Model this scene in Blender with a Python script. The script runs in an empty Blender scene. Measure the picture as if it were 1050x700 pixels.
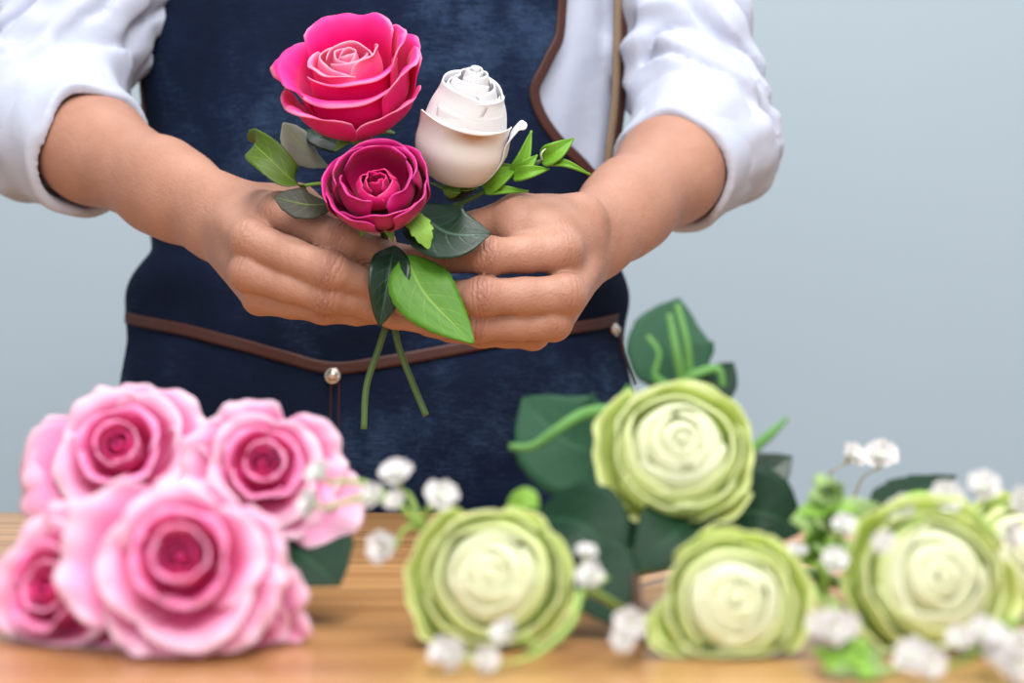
import bpy, math, random
import numpy as np
from mathutils import Vector, Matrix

# ------------------------------------------------------------------ camera, world, lights, exposure
scene = bpy.context.scene
FPX, W_PX, H_PX = 1980.0, 1050.0, 700.0
TABLE_Z = 0.85
CAM_Z = TABLE_Z + 0.12
cam_data = bpy.data.cameras.new('camera')
cam = bpy.data.objects.new('camera', cam_data)
scene.collection.objects.link(cam)
cam.location = (0, 0, CAM_Z)
cam.rotation_euler = (math.pi / 2, 0, 0)
cam_data.sensor_width = 36.0
cam_data.lens = 36.0 * FPX / W_PX
cam_data.clip_start = 0.02
cam_data.clip_end = 50
cam_data.dof.use_dof = True
cam_data.dof.focus_distance = 1.165
cam_data.dof.aperture_fstop = 5.4
scene.camera = cam

world = bpy.data.worlds.new('world')
scene.world = world
world.use_nodes = True
world.node_tree.nodes['Background'].inputs[0].default_value = (0.93, 0.965, 1.0, 1)
world.node_tree.nodes['Background'].inputs[1].default_value = 0.45

def area_light(name, loc, target, size, power, color=(1, 1, 1)):
    d = bpy.data.lights.new(name, 'AREA')
    d.shape = 'RECTANGLE'
    d.size, d.size_y = size
    d.energy = power
    d.color = color
    o = bpy.data.objects.new(name, d)
    scene.collection.objects.link(o)
    o.location = loc
    o.rotation_euler = (Vector(target) - Vector(loc)).to_track_quat('-Z', 'Y').to_euler()
    return o

area_light('window_daylight', (0.30, -0.30, 2.45), (0.0, 1.0, 0.95), (1.2, 0.8), 42, (1.0, 0.98, 0.95))
area_light('ceiling_daylight', (0.1, 0.85, 2.9), (-0.1, 1.10, 0.9), (0.7, 0.5), 26, (0.98, 0.99, 1.0))
area_light('front_fill', (-0.3, -1.6, 1.7), (0.0, 1.0, 0.9), (2.2, 1.3), 26, (1.0, 0.99, 0.98))  # added fill lamp, brightens the flower faces from the camera side
area_light('wall_fill', (0.8, 1.9, 3.1), (0.6, 2.75, 0.9), (2.6, 0.3), 14, (0.97, 0.99, 1.0))  # unseen extra lamp, added only to lift the back wall

scene.view_settings.view_transform = 'Standard'
scene.view_settings.look = 'None'
scene.view_settings.gamma = 1.0
scene.view_settings.use_curve_mapping = False
scene.view_settings.exposure = 0.0

# ------------------------------------------------------------------ helpers
COL = scene.collection
rng = np.random.default_rng(7)

def at(px, py, d):
    """the point at depth d (metres from the camera plane) seen at a photo pixel"""
    return np.array([(px - W_PX / 2) / FPX * d, d, CAM_Z - (py - H_PX / 2) / FPX * d])

def nrm(v):
    v = np.asarray(v, float)
    return v / (np.linalg.norm(v) + 1e-12)

def lin(r, g, b):
    """sRGB 0-255 to linear"""
    out = []
    for c in (r, g, b):
        c /= 255.0
        out.append(c / 12.92 if c <= 0.04045 else ((c + 0.055) / 1.055) ** 2.4)
    return tuple(out) + (1.0,)

def tag(o, label=None, cat=None, group=None, kind=None):
    if label: o['label'] = label
    if cat: o['category'] = cat
    if group: o['group'] = group
    if kind: o['kind'] = kind
    return o

def empty(name, loc, label=None, cat=None, group=None):
    o = bpy.data.objects.new(name, None)
    o.empty_display_size = 0.02
    COL.objects.link(o)
    o.location = tuple(loc)
    return tag(o, label, cat, group)

def mesh_from(name, verts, faces, uv=None, smooth=True):
    me = bpy.data.meshes.new(name)
    verts = np.asarray(verts, dtype=np.float64)
    if isinstance(faces, np.ndarray):
        nf, k = faces.shape
        me.vertices.add(len(verts)); me.vertices.foreach_set('co', verts.ravel())
        me.loops.add(nf * k); me.loops.foreach_set('vertex_index', faces.ravel().astype(np.int32))
        me.polygons.add(nf); me.polygons.foreach_set('loop_start', np.arange(0, nf * k, k, dtype=np.int32))
        me.update(calc_edges=True)
        me.validate()
    else:
        me.from_pydata([tuple(v) for v in verts], [], [tuple(f) for f in faces])
    if smooth:
        me.polygons.foreach_set('use_smooth', np.ones(len(me.polygons), dtype=bool))
    if uv is not None:
        layer = me.uv_layers.new(name='UVMap')
        li = np.empty(len(me.loops), dtype=np.int32)
        me.loops.foreach_get('vertex_index', li)
        layer.data.foreach_set('uv', np.asarray(uv, dtype=np.float32)[li].ravel())
    return me

def obj(name, verts, faces, mat, parent=None, uv=None, smooth=True, thick=0.0, label=None, bevel=0.0):
    """links ONE mesh object; verts are world coordinates, stored relative to the parent chain"""
    verts = np.asarray(verts, dtype=np.float64)
    if name in ('petal', 'leaf', 'sepal', 'calyx', 'stem', 'branch', 'tendril'):              # what lies on the table is pressed flat against it
        t = verts[:, 2] - TABLE_Z
        verts = verts.copy()
        verts[:, 2] = TABLE_Z + np.where(t < .006, .0010 + .0050 * np.exp(np.clip((t - .006) / .005, -20, 0)), t)
    off = np.zeros(3)
    p = parent
    while p is not None:
        off += np.array(p.location); p = p.parent
    me = mesh_from(name, verts - off, faces, uv, smooth)
    if mat: me.materials.append(mat)
    o = bpy.data.objects.new(name, me)
    COL.objects.link(o)
    if parent: o.parent = parent
    if thick:
        m = o.modifiers.new('thickness', 'SOLIDIFY'); m.thickness = thick; m.offset = 0
    if bevel:
        m = o.modifiers.new('bevel', 'BEVEL'); m.width = bevel; m.segments = 3; m.limit_method = 'ANGLE'
    if label: o['label'] = label
    return o

def grid_faces(nu, nv, wrap_u=False):
    """verts indexed [v*nu+u]"""
    f = []
    for v in range(nv - 1):
        for u in range(nu if wrap_u else nu - 1):
            u2 = (u + 1) % nu
            f.append((v * nu + u, v * nu + u2, (v + 1) * nu + u2, (v + 1) * nu + u))
    return np.array(f, dtype=np.int32)

def catmull(pts, n):
    """n samples through the control points (rows may have any width)"""
    P = np.asarray(pts, float)
    if len(P) == 2:
        t = np.linspace(0, 1, n)[:, None]
        return P[0] * (1 - t) + P[1] * t
    Q = np.vstack([2 * P[0] - P[1], P, 2 * P[-1] - P[-2]])
    s = np.linspace(0, len(P) - 1, n)
    i = np.minimum(s.astype(int), len(P) - 2)
    t = (s - i)[:, None]
    a, b, c, d = Q[i], Q[i + 1], Q[i + 2], Q[i + 3]
    return 0.5 * ((2 * b) + (c - a) * t + (2 * a - 5 * b + 4 * c - d) * t ** 2 + (3 * b - a - 3 * c + d) * t ** 3)

def tube_data(pts, r, n=8, m=24, flat=1.0):
    C = catmull(pts, m)
    R = np.interp(np.linspace(0, 1, m), np.linspace(0, 1, len(np.atleast_1d(r))), np.atleast_1d(r))
    T = np.gradient(C, axis=0)
    T /= np.linalg.norm(T, axis=1)[:, None] + 1e-12
    ref = np.array([0.0, 0, 1]) if abs(T[0][2]) < 0.9 else np.array([1.0, 0, 0])
    V = []
    for c, t, rr in zip(C, T, R):
        a = nrm(ref - t * np.dot(ref, t)); ref = a
        b = np.cross(t, a)
        for k in range(n):
            q = 2 * math.pi * k / n
            V.append(c + rr * (a * math.cos(q) + b * math.sin(q) * flat))
    F = [tuple(f) for f in grid_faces(n, m, True)]
    F.append(tuple(range(n - 1, -1, -1)))
    F.append(tuple(range((m - 1) * n, m * n)))
    return V, F

def tube(name, pts, r, mat, parent=None, n=8, m=24, flat=1.0, label=None):
    V, F = tube_data(pts, r, n, m, flat)
    return obj(name, V, F, mat, parent, label=label)

def box_data(lo, hi):
    x0, y0, z0 = lo; x1, y1, z1 = hi
    V = [(x0, y0, z0), (x1, y0, z0), (x1, y1, z0), (x0, y1, z0), (x0, y0, z1), (x1, y0, z1), (x1, y1, z1), (x0, y1, z1)]
    F = [(0, 3, 2, 1), (4, 5, 6, 7), (0, 1, 5, 4), (1, 2, 6, 5), (2, 3, 7, 6), (3, 0, 4, 7)]
    return V, F

class SineNoise:
    """smooth pseudo noise in about -1..1, with a separate wavelength along each of three axes"""
    def __init__(self, seed, wl, n=7, axes=None):
        r = np.random.default_rng(seed)
        k = r.normal(size=(n, 3))
        k /= np.linalg.norm(k, axis=1)[:, None]
        k = k / np.asarray(wl) * 2 * math.pi * r.uniform(0.7, 1.3, size=(n, 1))
        self.k = k if axes is None else k @ np.asarray(axes)
        self.ph = r.uniform(0, 6.28, n)
        self.n = n
    def __call__(self, P):
        return np.sin(P @ self.k.T + self.ph).sum(axis=1) / math.sqrt(self.n * 1.2)

# ------------------------------------------------------------------ signed-distance modelling (one continuous skin, folds in cloth)
def round_cone(P, a, b, ra, rb):
    ab = b - a
    t = np.clip((P - a) @ ab / (ab @ ab), 0, 1)
    return np.linalg.norm(P - a - t[:, None] * ab, axis=1) - (ra + t * (rb - ra))

def smin(a, b, k):
    h = np.maximum(k - np.abs(a - b), 0) / k
    return np.minimum(a, b) - h * h * k * 0.25

def polygonise(f, lo, hi, h, blk=8, slack=1.5, smooth=2):
    lo = np.asarray(lo, float); hi = np.asarray(hi, float)
    nb = np.ceil((hi - lo) / h / blk).astype(int) + 1
    n = nb * blk
    bi = np.indices(nb).reshape(3, -1).T
    cen = lo + (bi * blk + blk / 2) * h
    dc = np.concatenate([f(c) for c in np.array_split(cen, max(1, len(cen) // 60000))])
    vol = np.empty(n, dtype=np.float32)
    vol.reshape(nb[0], blk, nb[1], blk, nb[2], blk)[:] = np.where(dc > 0, 1.0, -1.0).reshape(nb)[:, None, :, None, :, None]
    keep = bi[np.abs(dc) < slack * blk * h]
    key = (keep // 6)
    keep = keep[np.lexsort((key[:, 2], key[:, 1], key[:, 0]))]
    loc = np.indices((blk,) * 3).reshape(3, -1).T
    for c0 in range(0, len(keep), 160):
        ch = keep[c0:c0 + 160]
        P = (ch[:, None, :] * blk + loc[None]).reshape(-1, 3)
        vals = f(lo + P * h)
        vol[P[:, 0], P[:, 1], P[:, 2]] = vals
    s = vol < 0
    cnt = np.zeros(n - 1, dtype=np.uint8)
    for dx in (0, 1):
        for dy in (0, 1):
            for dz in (0, 1):
                cnt += s[dx:n[0] - 1 + dx, dy:n[1] - 1 + dy, dz:n[2] - 1 + dz]
    cells = np.argwhere((cnt > 0) & (cnt < 8))
    cor = np.array([(x, y, z) for x in (0, 1) for y in (0, 1) for z in (0, 1)])
    val = np.stack([vol[cells[:, 0] + c[0], cells[:, 1] + c[1], cells[:, 2] + c[2]] for c in cor], axis=1)
    acc = np.zeros((len(cells), 3)); num = np.zeros(len(cells))
    for i in range(8):
        for j in range(i + 1, 8):
            if np.abs(cor[i] - cor[j]).sum() != 1: continue
            m = (val[:, i] < 0) != (val[:, j] < 0)
            t = val[m, i] / (val[m, i] - val[m, j])
            acc[m] += cor[i] + t[:, None] * (cor[j] - cor[i])
            num[m] += 1
    V = lo + (cells + acc / num[:, None]) * h
    dims = n - 1
    linid = (cells[:, 0] * dims[1] + cells[:, 1]) * dims[2] + cells[:, 2]
    faces = []
    for ax in range(3):
        sl0 = [slice(None)] * 3; sl1 = [slice(None)] * 3
        sl0[ax] = slice(0, -1); sl1[ax] = slice(1, None)
        A, B = s[tuple(sl0)], s[tuple(sl1)]
        e = np.argwhere(A != B)
        u, w = (ax + 1) % 3, (ax + 2) % 3
        e = e[(e[:, u] > 0) & (e[:, w] > 0) & (e[:, u] < dims[u]) & (e[:, w] < dims[w])]
        ins = A[e[:, 0], e[:, 1], e[:, 2]]
        q = []
        for du, dw in ((-1, -1), (0, -1), (0, 0), (-1, 0)):
            c = e.copy(); c[:, u] += du; c[:, w] += dw
            q.append(np.searchsorted(linid, (c[:, 0] * dims[1] + c[:, 1]) * dims[2] + c[:, 2]))
        q = np.stack(q, axis=1)
        q[~ins] = q[~ins][:, ::-1]
        faces.append(q)
    F = np.concatenate(faces).astype(np.int32)
    for it in range(smooth):
        a = F.ravel(); b = np.roll(F, -1, axis=1).ravel()
        S = np.zeros_like(V); N = np.zeros(len(V))
        for d in range(3):
            S[:, d] = np.bincount(a, V[b, d], len(V)) + np.bincount(b, V[a, d], len(V))
        N = np.bincount(a, minlength=len(V)) + np.bincount(b, minlength=len(V))
        V = V * 0.5 + 0.5 * S / N[:, None]
    return V, F

# ------------------------------------------------------------------ materials
def new_mat(name, rough=0.6, spec=0.4, sss=0.0, trans=0.0, sheen=0.0):
    m = bpy.data.materials.new(name)
    m.use_nodes = True
    nt = m.node_tree
    b = nt.nodes['Principled BSDF']
    b.inputs['Roughness'].default_value = rough
    b.inputs['Specular IOR Level'].default_value = spec
    b.inputs['Sheen Weight'].default_value = sheen
    if sss:
        b.inputs['Subsurface Weight'].default_value = sss
        b.inputs['Subsurface Scale'].default_value = 0.004
        b.inputs['Subsurface Radius'].default_value = (1.0, 0.35, 0.2)
    tl = None
    if trans:
        out = nt.nodes['Material Output']
        tl = nt.nodes.new('ShaderNodeBsdfTranslucent')
        mx = nt.nodes.new('ShaderNodeMixShader'); mx.inputs[0].default_value = trans
        nt.links.new(b.outputs[0], mx.inputs[1]); nt.links.new(tl.outputs[0], mx.inputs[2])
        nt.links.new(mx.outputs[0], out.inputs[0])
    return m, nt, b, tl

def setcol(nt, b, tl, sock=None, col=None):
    for n in (b, tl):
        if n is None: continue
        s = n.inputs['Base Color'] if n is b else n.inputs['Color']
        if sock is not None: nt.links.new(sock, s)
        else: s.default_value = col

def N(nt, t, **kw):
    n = nt.nodes.new(t)
    for k, v in kw.items():
        if k == 'inp':
            for a, c in v.items(): n.inputs[a].default_value = c
        else: setattr(n, k, v)
    return n

def ramp(nt, fac, stops):
    r = nt.nodes.new('ShaderNodeValToRGB')
    e = r.color_ramp.elements
    while len(e) > len(stops): e.remove(e[-1])
    while len(e) < len(stops): e.new(0.5)
    for i, (p, c) in enumerate(stops):
        e[i].position = p; e[i].color = c
    nt.links.new(fac, r.inputs[0])
    return r.outputs[0]

def bump(nt, b, height, dist, strength=1.0):
    n = nt.nodes.new('ShaderNodeBump')
    n.inputs['Distance'].default_value = dist
    n.inputs['Strength'].default_value = strength
    nt.links.new(height, n.inputs['Height'])
    nt.links.new(n.outputs[0], b.inputs['Normal'])
    return n

def noise(nt, scale, detail=4, rough=0.55, vec=None, mscale=None):
    n = N(nt, 'ShaderNodeTexNoise', inp={'Scale': scale, 'Detail': detail, 'Roughness': rough})
    if vec is None:
        tc = nt.nodes.new('ShaderNodeTexCoord'); vec = tc.outputs['Object']
    if mscale:
        mp = N(nt, 'ShaderNodeMapping', inp={'Scale': mscale}); nt.links.new(vec, mp.inputs[0]); vec = mp.outputs[0]
    nt.links.new(vec, n.inputs['Vector'])
    return n.outputs[0]

def mix(nt, fac, a, b, mode='MIX'):
    n = N(nt, 'ShaderNodeMix', data_type='RGBA', blend_type=mode)
    for s, i in ((fac, 0), (a, 6), (b, 7)):
        if isinstance(s, (int, float)): n.inputs[i].default_value = s
        elif isinstance(s, tuple): n.inputs[i].default_value = s
        else: nt.links.new(s, n.inputs[i])
    return n.outputs[2]

def mathn(nt, op, a, b=None):
    n = N(nt, 'ShaderNodeMath', operation=op)
    for s, i in ((a, 0), (b, 1)):
        if s is None: continue
        if isinstance(s, (int, float)): n.inputs[i].default_value = s
        else: nt.links.new(s, n.inputs[i])
    return n.outputs[0]

def uv_split(nt):
    u = nt.nodes.new('ShaderNodeUVMap')
    s = nt.nodes.new('ShaderNodeSeparateXYZ')
    nt.links.new(u.outputs[0], s.inputs[0])
    return u.outputs[0], s.outputs[0], s.outputs[1]

def plain(name, col, rough=0.6, spec=0.4, **kw):
    m, nt, b, tl = new_mat(name, rough, spec, **kw)
    n = noise(nt, 60, 3)
    c = mix(nt, n, tuple(x * 0.86 for x in col[:3]) + (1,), tuple(min(1, x * 1.1) for x in col[:3]) + (1,))
    setcol(nt, b, tl, c)
    return m

def petal_mat(name, stops, rough=0.55, trans=0.25, vein=0.25, sheen=0.1, spec=0.3, fine=1.0):
    """pigment runs from the claw (v=0) to the rim (v=1) of every petal"""
    m, nt, b, tl = new_mat(name, rough, spec, trans=trans, sheen=sheen)
    uv, u, v = uv_split(nt)
    wob = noise(nt, 3.0, 2, vec=uv)
    vv = mathn(nt, 'ADD', v, mathn(nt, 'MULTIPLY', mathn(nt, 'SUBTRACT', wob, 0.5), 0.35))
    setcol(nt, b, tl, ramp(nt, vv, stops))
    st = noise(nt, 1.0, 3, vec=uv, mscale=(26, 2.0, 1))
    bump(nt, b, st, 0.0006 * fine, vein)
    return m

M = {}
def pm(key, *a, **k): M[key] = petal_mat(key, *a, **k)
pm('hot_pink', [(0.0, lin(220, 0, 108)), (0.6, lin(248, 6, 134)), (0.88, lin(252, 56, 158)), (1.0, lin(253, 150, 196))], vein=0.12, trans=0.3)
pm('hot_pink_heart', [(0.0, lin(236, 24, 112)), (0.65, lin(248, 70, 145)), (0.92, lin(252, 130, 175)), (1.0, lin(252, 165, 192))], vein=0.12, trans=0.2)
pm('crimson', [(0.0, lin(110, 0, 40)), (0.5, lin(165, 0, 74)), (0.85, lin(192, 0, 100)), (1.0, lin(222, 44, 146))], rough=0.38, vein=0.2, trans=0.12, spec=0.5)
pm('crimson_heart', [(0.0, lin(105, 0, 32)), (0.5, lin(175, 2, 66)), (1.0, lin(222, 28, 118))], rough=0.36, vein=0.2, trans=0.12, spec=0.5)
pm('white', [(0.0, lin(226, 214, 208)), (0.3, lin(232, 228, 227)), (1.0, lin(236, 236, 240))], vein=0.1, trans=0.2)
pm('pale_pink', [(0.0, lin(230, 60, 144)), (0.42, lin(244, 128, 188)), (0.72, lin(250, 182, 220)), (1.0, lin(252, 226, 240))], vein=0.2, trans=.4)
pm('mid_pink', [(0.0, lin(216, 24, 110)), (0.45, lin(240, 84, 160)), (0.8, lin(246, 130, 190)), (1.0, lin(250, 176, 216))], vein=0.2, trans=.3)
pm('deep_pink', [(0.0, lin(120, 0, 34)), (0.4, lin(184, 0, 70)), (0.8, lin(226, 20, 112)), (1.0, lin(240, 70, 150))], vein=0.3)
pm('lime_outer', [(0.0, lin(200, 220, 108)), (0.5, lin(222, 234, 150)), (0.85, lin(236, 243, 182)), (1.0, lin(232, 241, 178))], vein=0.12, trans=0.5)
pm('lime_mid', [(0.0, lin(206, 226, 116)), (0.5, lin(232, 241, 172)), (1.0, lin(242, 247, 204))], vein=0.12, trans=0.5)
pm('lime_heart', [(0.0, lin(214, 230, 150)), (0.5, lin(238, 244, 200)), (1.0, lin(248, 250, 226))], vein=0.1, trans=0.45)
pm('blossom_white', [(0.0, lin(226, 236, 206)), (0.4, lin(232, 232, 232)), (1.0, lin(236, 234, 236))], vein=0.1, trans=0.3)

def leaf_mat(name, base, vein_col, back=None, rough=0.45, trans=0.15, mottle=0.3, spec=0.4, nveins=7.0):
    m, nt, b, tl = new_mat(name, rough, spec, trans=trans)
    uv, u, v = uv_split(nt)
    au = mathn(nt, 'ABSOLUTE', u)
    # side veins slant towards the tip
    ph = mathn(nt, 'SUBTRACT', mathn(nt, 'MULTIPLY', v, nveins), mathn(nt, 'MULTIPLY', au, 1.6))
    fr = mathn(nt, 'ABSOLUTE', mathn(nt, 'SUBTRACT', mathn(nt, 'FRACT', ph), 0.5))
    side = mathn(nt, 'SUBTRACT', 1.0, mathn(nt, 'MINIMUM', mathn(nt, 'MULTIPLY', fr, 9.0), 1.0))
    side = mathn(nt, 'MULTIPLY', side, mathn(nt, 'SUBTRACT', 0.75, mathn(nt, 'MULTIPLY', au, 0.6)))
    mid = mathn(nt, 'SUBTRACT', 1.0, mathn(nt, 'MINIMUM', mathn(nt, 'MULTIPLY', au, 14.0), 1.0))
    vn = mathn(nt, 'MAXIMUM', mid, mathn(nt, 'MULTIPLY', side, 0.5))
    n1 = noise(nt, 5.0, 4, vec=uv)
    dark = tuple(x * (1 - mottle) for x in base[:3]) + (1,)
    lite = tuple(min(1, x * (1 + mottle)) for x in base[:3]) + (1,)
    c = mix(nt, n1, dark, lite)
    c = mix(nt, mathn(nt, 'MULTIPLY', vn, 0.75), c, vein_col)
    if back is not None:
        g = nt.nodes.new('ShaderNodeNewGeometry')
        c = mix(nt, g.outputs['Backfacing'], c, back)
    setcol(nt, b, tl, c)
    bump(nt, b, mathn(nt, 'ADD', mathn(nt, 'MULTIPLY', vn, -0.8), n1), 0.0006, 0.5)
    return m
M['leaf_dark'] = leaf_mat('leaf_dark', lin(22, 48, 33), lin(76, 108, 88), rough=0.38, spec=0.5, trans=0.04)
M['leaf_deep'] = leaf_mat('leaf_deep', lin(16, 48, 29), lin(44, 84, 58), rough=0.55, spec=.2, trans=0.05)
M['leaf_bright'] = leaf_mat('leaf_bright', lin(90, 148, 40), lin(150, 192, 80), rough=0.45, trans=0.25)
M['leaf_olive'] = leaf_mat('leaf_olive', lin(84, 112, 34), lin(140, 170, 60), rough=0.5, trans=0.2)
M['leaf_grey'] = leaf_mat('leaf_grey', lin(150, 158, 140), lin(160, 196, 84), rough=0.55, trans=0.1, mottle=0.12, nveins=3)
M['leaf_dull'] = leaf_mat('leaf_dull', lin(54, 54, 44), lin(112, 140, 62), rough=0.6, trans=0.05, mottle=0.15)  # dark grey-green, the leaf's own colour
M['leaf_mint'] = leaf_mat('leaf_mint', lin(42, 82, 59), lin(62, 102, 76), rough=0.6, spec=.2, trans=0.1, mottle=0.1)
M['leaf_lime'] = leaf_mat('leaf_lime', lin(146, 192, 78), lin(184, 216, 110), rough=0.5, trans=0.3)
M['leaf_spring'] = leaf_mat('leaf_spring', lin(164, 192, 124), lin(184, 208, 146), rough=0.5, trans=0.3)
M['leaf_sprig'] = leaf_mat('leaf_sprig', lin(112, 166, 44), lin(160, 204, 84), rough=0.45, trans=0.2)
M['stem'] = plain('stem_green', lin(82, 112, 62), 0.5)
M['stem_pale'] = plain('stem_pale_green', lin(150, 180, 92), 0.5)
M['stem_brown'] = plain('stem_brown', lin(62, 40, 28), 0.6)
M['stem_beige'] = plain('stem_beige', lin(196, 184, 160), 0.6)
M['calyx'] = plain('calyx_green', lin(116, 160, 66), 0.5)
M['tendril'] = plain('tendril_green', lin(100, 148, 82), 0.6, spec=.2)
M['leather'] = plain('brown_leather', lin(72, 38, 33), 0.55)
M['strap'] = plain('tan_webbing', lin(132, 110, 90), 0.7)
M['trousers'] = plain('charcoal_cloth', lin(40, 42, 48), 0.85)
M['shoe'] = plain('black_shoe_leather', lin(22, 20, 20), 0.4)

def make_metal():
    m, nt, b, tl = new_mat('nickel', 0.25, 0.5)
    b.inputs['Metallic'].default_value = 1.0
    setcol(nt, b, tl, mix(nt, noise(nt, 300, 2), lin(205, 190, 175), lin(235, 226, 215)))
    return m
M['nickel'] = make_metal()

def make_skin():
    m, nt, b, tl = new_mat('skin', 0.46, 0.4, sss=0.08)
    k = N(nt, 'ShaderNodeAttribute', attribute_name='knuckle').outputs['Fac']
    fs = N(nt, 'ShaderNodeAttribute', attribute_name='finger_along').outputs['Fac']
    nl = N(nt, 'ShaderNodeAttribute', attribute_name='nail').outputs['Fac']
    big = noise(nt, 28, 3)
    c = mix(nt, big, lin(158, 110, 90), lin(190, 144, 124))
    c = mix(nt, mathn(nt, 'MULTIPLY', k, 0.8), c, lin(136, 80, 68))
    c = mix(nt, nl, c, lin(232, 176, 160))
    setcol(nt, b, tl, c)
    rr = mix(nt, nl, (0.5, 0.5, 0.5, 1), (0.22, 0.22, 0.22, 1))
    nt.links.new(rr, b.inputs['Roughness'])
    wob = noise(nt, 150, 3)
    w = mathn(nt, 'SINE', mathn(nt, 'ADD', mathn(nt, 'MULTIPLY', fs, 1.9), mathn(nt, 'MULTIPLY', wob, 11.0)))
    w = mathn(nt, 'MULTIPLY', w, k)
    pores = N(nt, 'ShaderNodeTexVoronoi', inp={'Scale': 620.0})
    tc = nt.nodes.new('ShaderNodeTexCoord'); nt.links.new(tc.outputs['Object'], pores.inputs['Vector'])
    lines = noise(nt, 130, 5, 0.65)
    h = mathn(nt, 'ADD', mathn(nt, 'MULTIPLY', w, 1.1), mathn(nt, 'ADD', mathn(nt, 'MULTIPLY', pores.outputs[0], 0.22), mathn(nt, 'MULTIPLY', lines, 1.1)))
    bump(nt, b, h, 0.0011, 0.6)
    return m
M['skin'] = make_skin()

def make_shirt():
    m, nt, b, tl = new_mat('white_cotton', 0.85, 0.2, trans=0.08, sheen=0.15)
    setcol(nt, b, tl, mix(nt, noise(nt, 40, 3), lin(186, 193, 214), lin(200, 206, 224)))
    f = noise(nt, 900, 2)
    g = noise(nt, 26, 4, 0.5)
    bump(nt, b, mathn(nt, 'ADD', mathn(nt, 'MULTIPLY', f, 0.06), g), 0.004, 0.45)
    return m
M['shirt'] = make_shirt()

def make_denim():
    m, nt, b, tl = new_mat('indigo_denim', 0.9, 0.12)
    worn = noise(nt, 9, 5, 0.6)
    twill = noise(nt, 1.0, 3, 0.7, mscale=(520, 520, 1500))
    slub = noise(nt, 1.0, 4, 0.7, mscale=(90, 90, 700))
    f = mathn(nt, 'ADD', mathn(nt, 'MULTIPLY', worn, 0.8), mathn(nt, 'ADD', mathn(nt, 'MULTIPLY', twill, 0.3), mathn(nt, 'MULTIPLY', slub, 0.35)))
    c = ramp(nt, f, [(0.45, lin(10, 16, 32)), (0.75, lin(21, 33, 58)), (1.0, lin(64, 88, 122))])
    setcol(nt, b, tl, c)
    bump(nt, b, mathn(nt, 'ADD', twill, mathn(nt, 'MULTIPLY', slub, 0.6)), 0.0007, 0.5)
    return m
M['denim'] = make_denim()

def make_wood():
    m, nt, b, tl = new_mat('oiled_oak', 0.3, 0.5)
    tc = nt.nodes.new('ShaderNodeTexCoord')
    P = tc.outputs['Object']
    sep = nt.nodes.new('ShaderNodeSeparateXYZ'); nt.links.new(P, sep.inputs[0])
    # boards run along x, each with its own tone
    bi = mathn(nt, 'FLOOR', mathn(nt, 'MULTIPLY', sep.outputs[1], 1 / 0.115))
    wn = N(nt, 'ShaderNodeTexWhiteNoise', noise_dimensions='1D'); nt.links.new(bi, wn.inputs['W'])
    comb = nt.nodes.new('ShaderNodeCombineXYZ')
    nt.links.new(mathn(nt, 'ADD', sep.outputs[0], mathn(nt, 'MULTIPLY', wn.outputs[0], 9.0)), comb.inputs[0])
    nt.links.new(sep.outputs[1], comb.inputs[1]); nt.links.new(sep.outputs[2], comb.inputs[2])
    g1 = noise(nt, 1.0, 5, 0.6, vec=comb.outputs[0], mscale=(2.2, 70, 30))
    g2 = noise(nt, 1.0, 4, 0.6, vec=comb.outputs[0], mscale=(8, 420, 60))
    g = mathn(nt, 'ADD', mathn(nt, 'MULTIPLY', g1, 0.75), mathn(nt, 'MULTIPLY', g2, 0.35))
    c = ramp(nt, g, [(0.3, lin(120, 82, 48)), (0.5, lin(180, 132, 82)), (0.72, lin(212, 168, 116))])
    tone = mix(nt, wn.outputs[0], (0.86, 0.82, 0.78, 1), (1.1, 1.06, 1.0, 1))
    c = mix(nt, 1.0, c, tone, 'MULTIPLY')
    fr = mathn(nt, 'FRACT', mathn(nt, 'MULTIPLY', sep.outputs[1], 1 / 0.115))
    seam = mathn(nt, 'LESS_THAN', fr, 0.018)
    c = mix(nt, mathn(nt, 'MULTIPLY', seam, 0.7), c, lin(64, 40, 22))
    setcol(nt, b, tl, c)
    bump(nt, b, mathn(nt, 'SUBTRACT', g, seam), 0.0008, 0.3)
    return m
M['wood'] = make_wood()

def make_wall():
    m, nt, b, tl = new_mat('grey_blue_paint', 0.85, 0.2)
    setcol(nt, b, tl, mix(nt, noise(nt, 2.0, 3), lin(182, 196, 205), lin(188, 201, 210)))
    bump(nt, b, noise(nt, 160, 3), 0.001, 0.2)
    return m
M['wall'] = make_wall()
M['floor'] = plain('grey_concrete', lin(140, 138, 134), 0.7)
# ------------------------------------------------------------------ the setting
def struct(name, lo, hi, mat):
    V, F = box_data(lo, hi)
    o = obj(name, V, F, mat, None, smooth=False)
    o['kind'] = 'structure'
    return o
struct('floor', (-3.0, -1.2, -0.05), (3.0, 2.75, 0.0), M['floor'])
struct('wall_back', (-3.0, 2.75, -0.05), (3.0, 2.87, 3.2), M['wall'])

# ------------------------------------------------------------------ the table
T_BACK, T_FRONT = 1.358, 0.50
table = empty('wooden_table', (0, 0.93, 0), 'long honey brown wooden table with a horizontal grain under all the flowers', 'table')
V, F = box_data((-0.95, T_FRONT, TABLE_Z - 0.034), (0.95, T_BACK, TABLE_Z))
obj('tabletop', V, F, M['wood'], table, smooth=False, bevel=0.003)
for x in (-0.88, 0.88):
    for y in (T_FRONT + 0.07, T_BACK - 0.07):
        V, F = box_data((x - 0.03, y - 0.03, 0), (x + 0.03, y + 0.03, TABLE_Z - 0.034))
        obj('leg', V, F, M['wood'], table, smooth=False, bevel=0.003)
for y in (T_FRONT + 0.06, T_BACK - 0.06):
    V, F = box_data((-0.85, y - 0.01, TABLE_Z - 0.11), (0.85, y + 0.01, TABLE_Z - 0.034))
    obj('rail', V, F, M['wood'], table, smooth=False, bevel=0.002)
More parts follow.
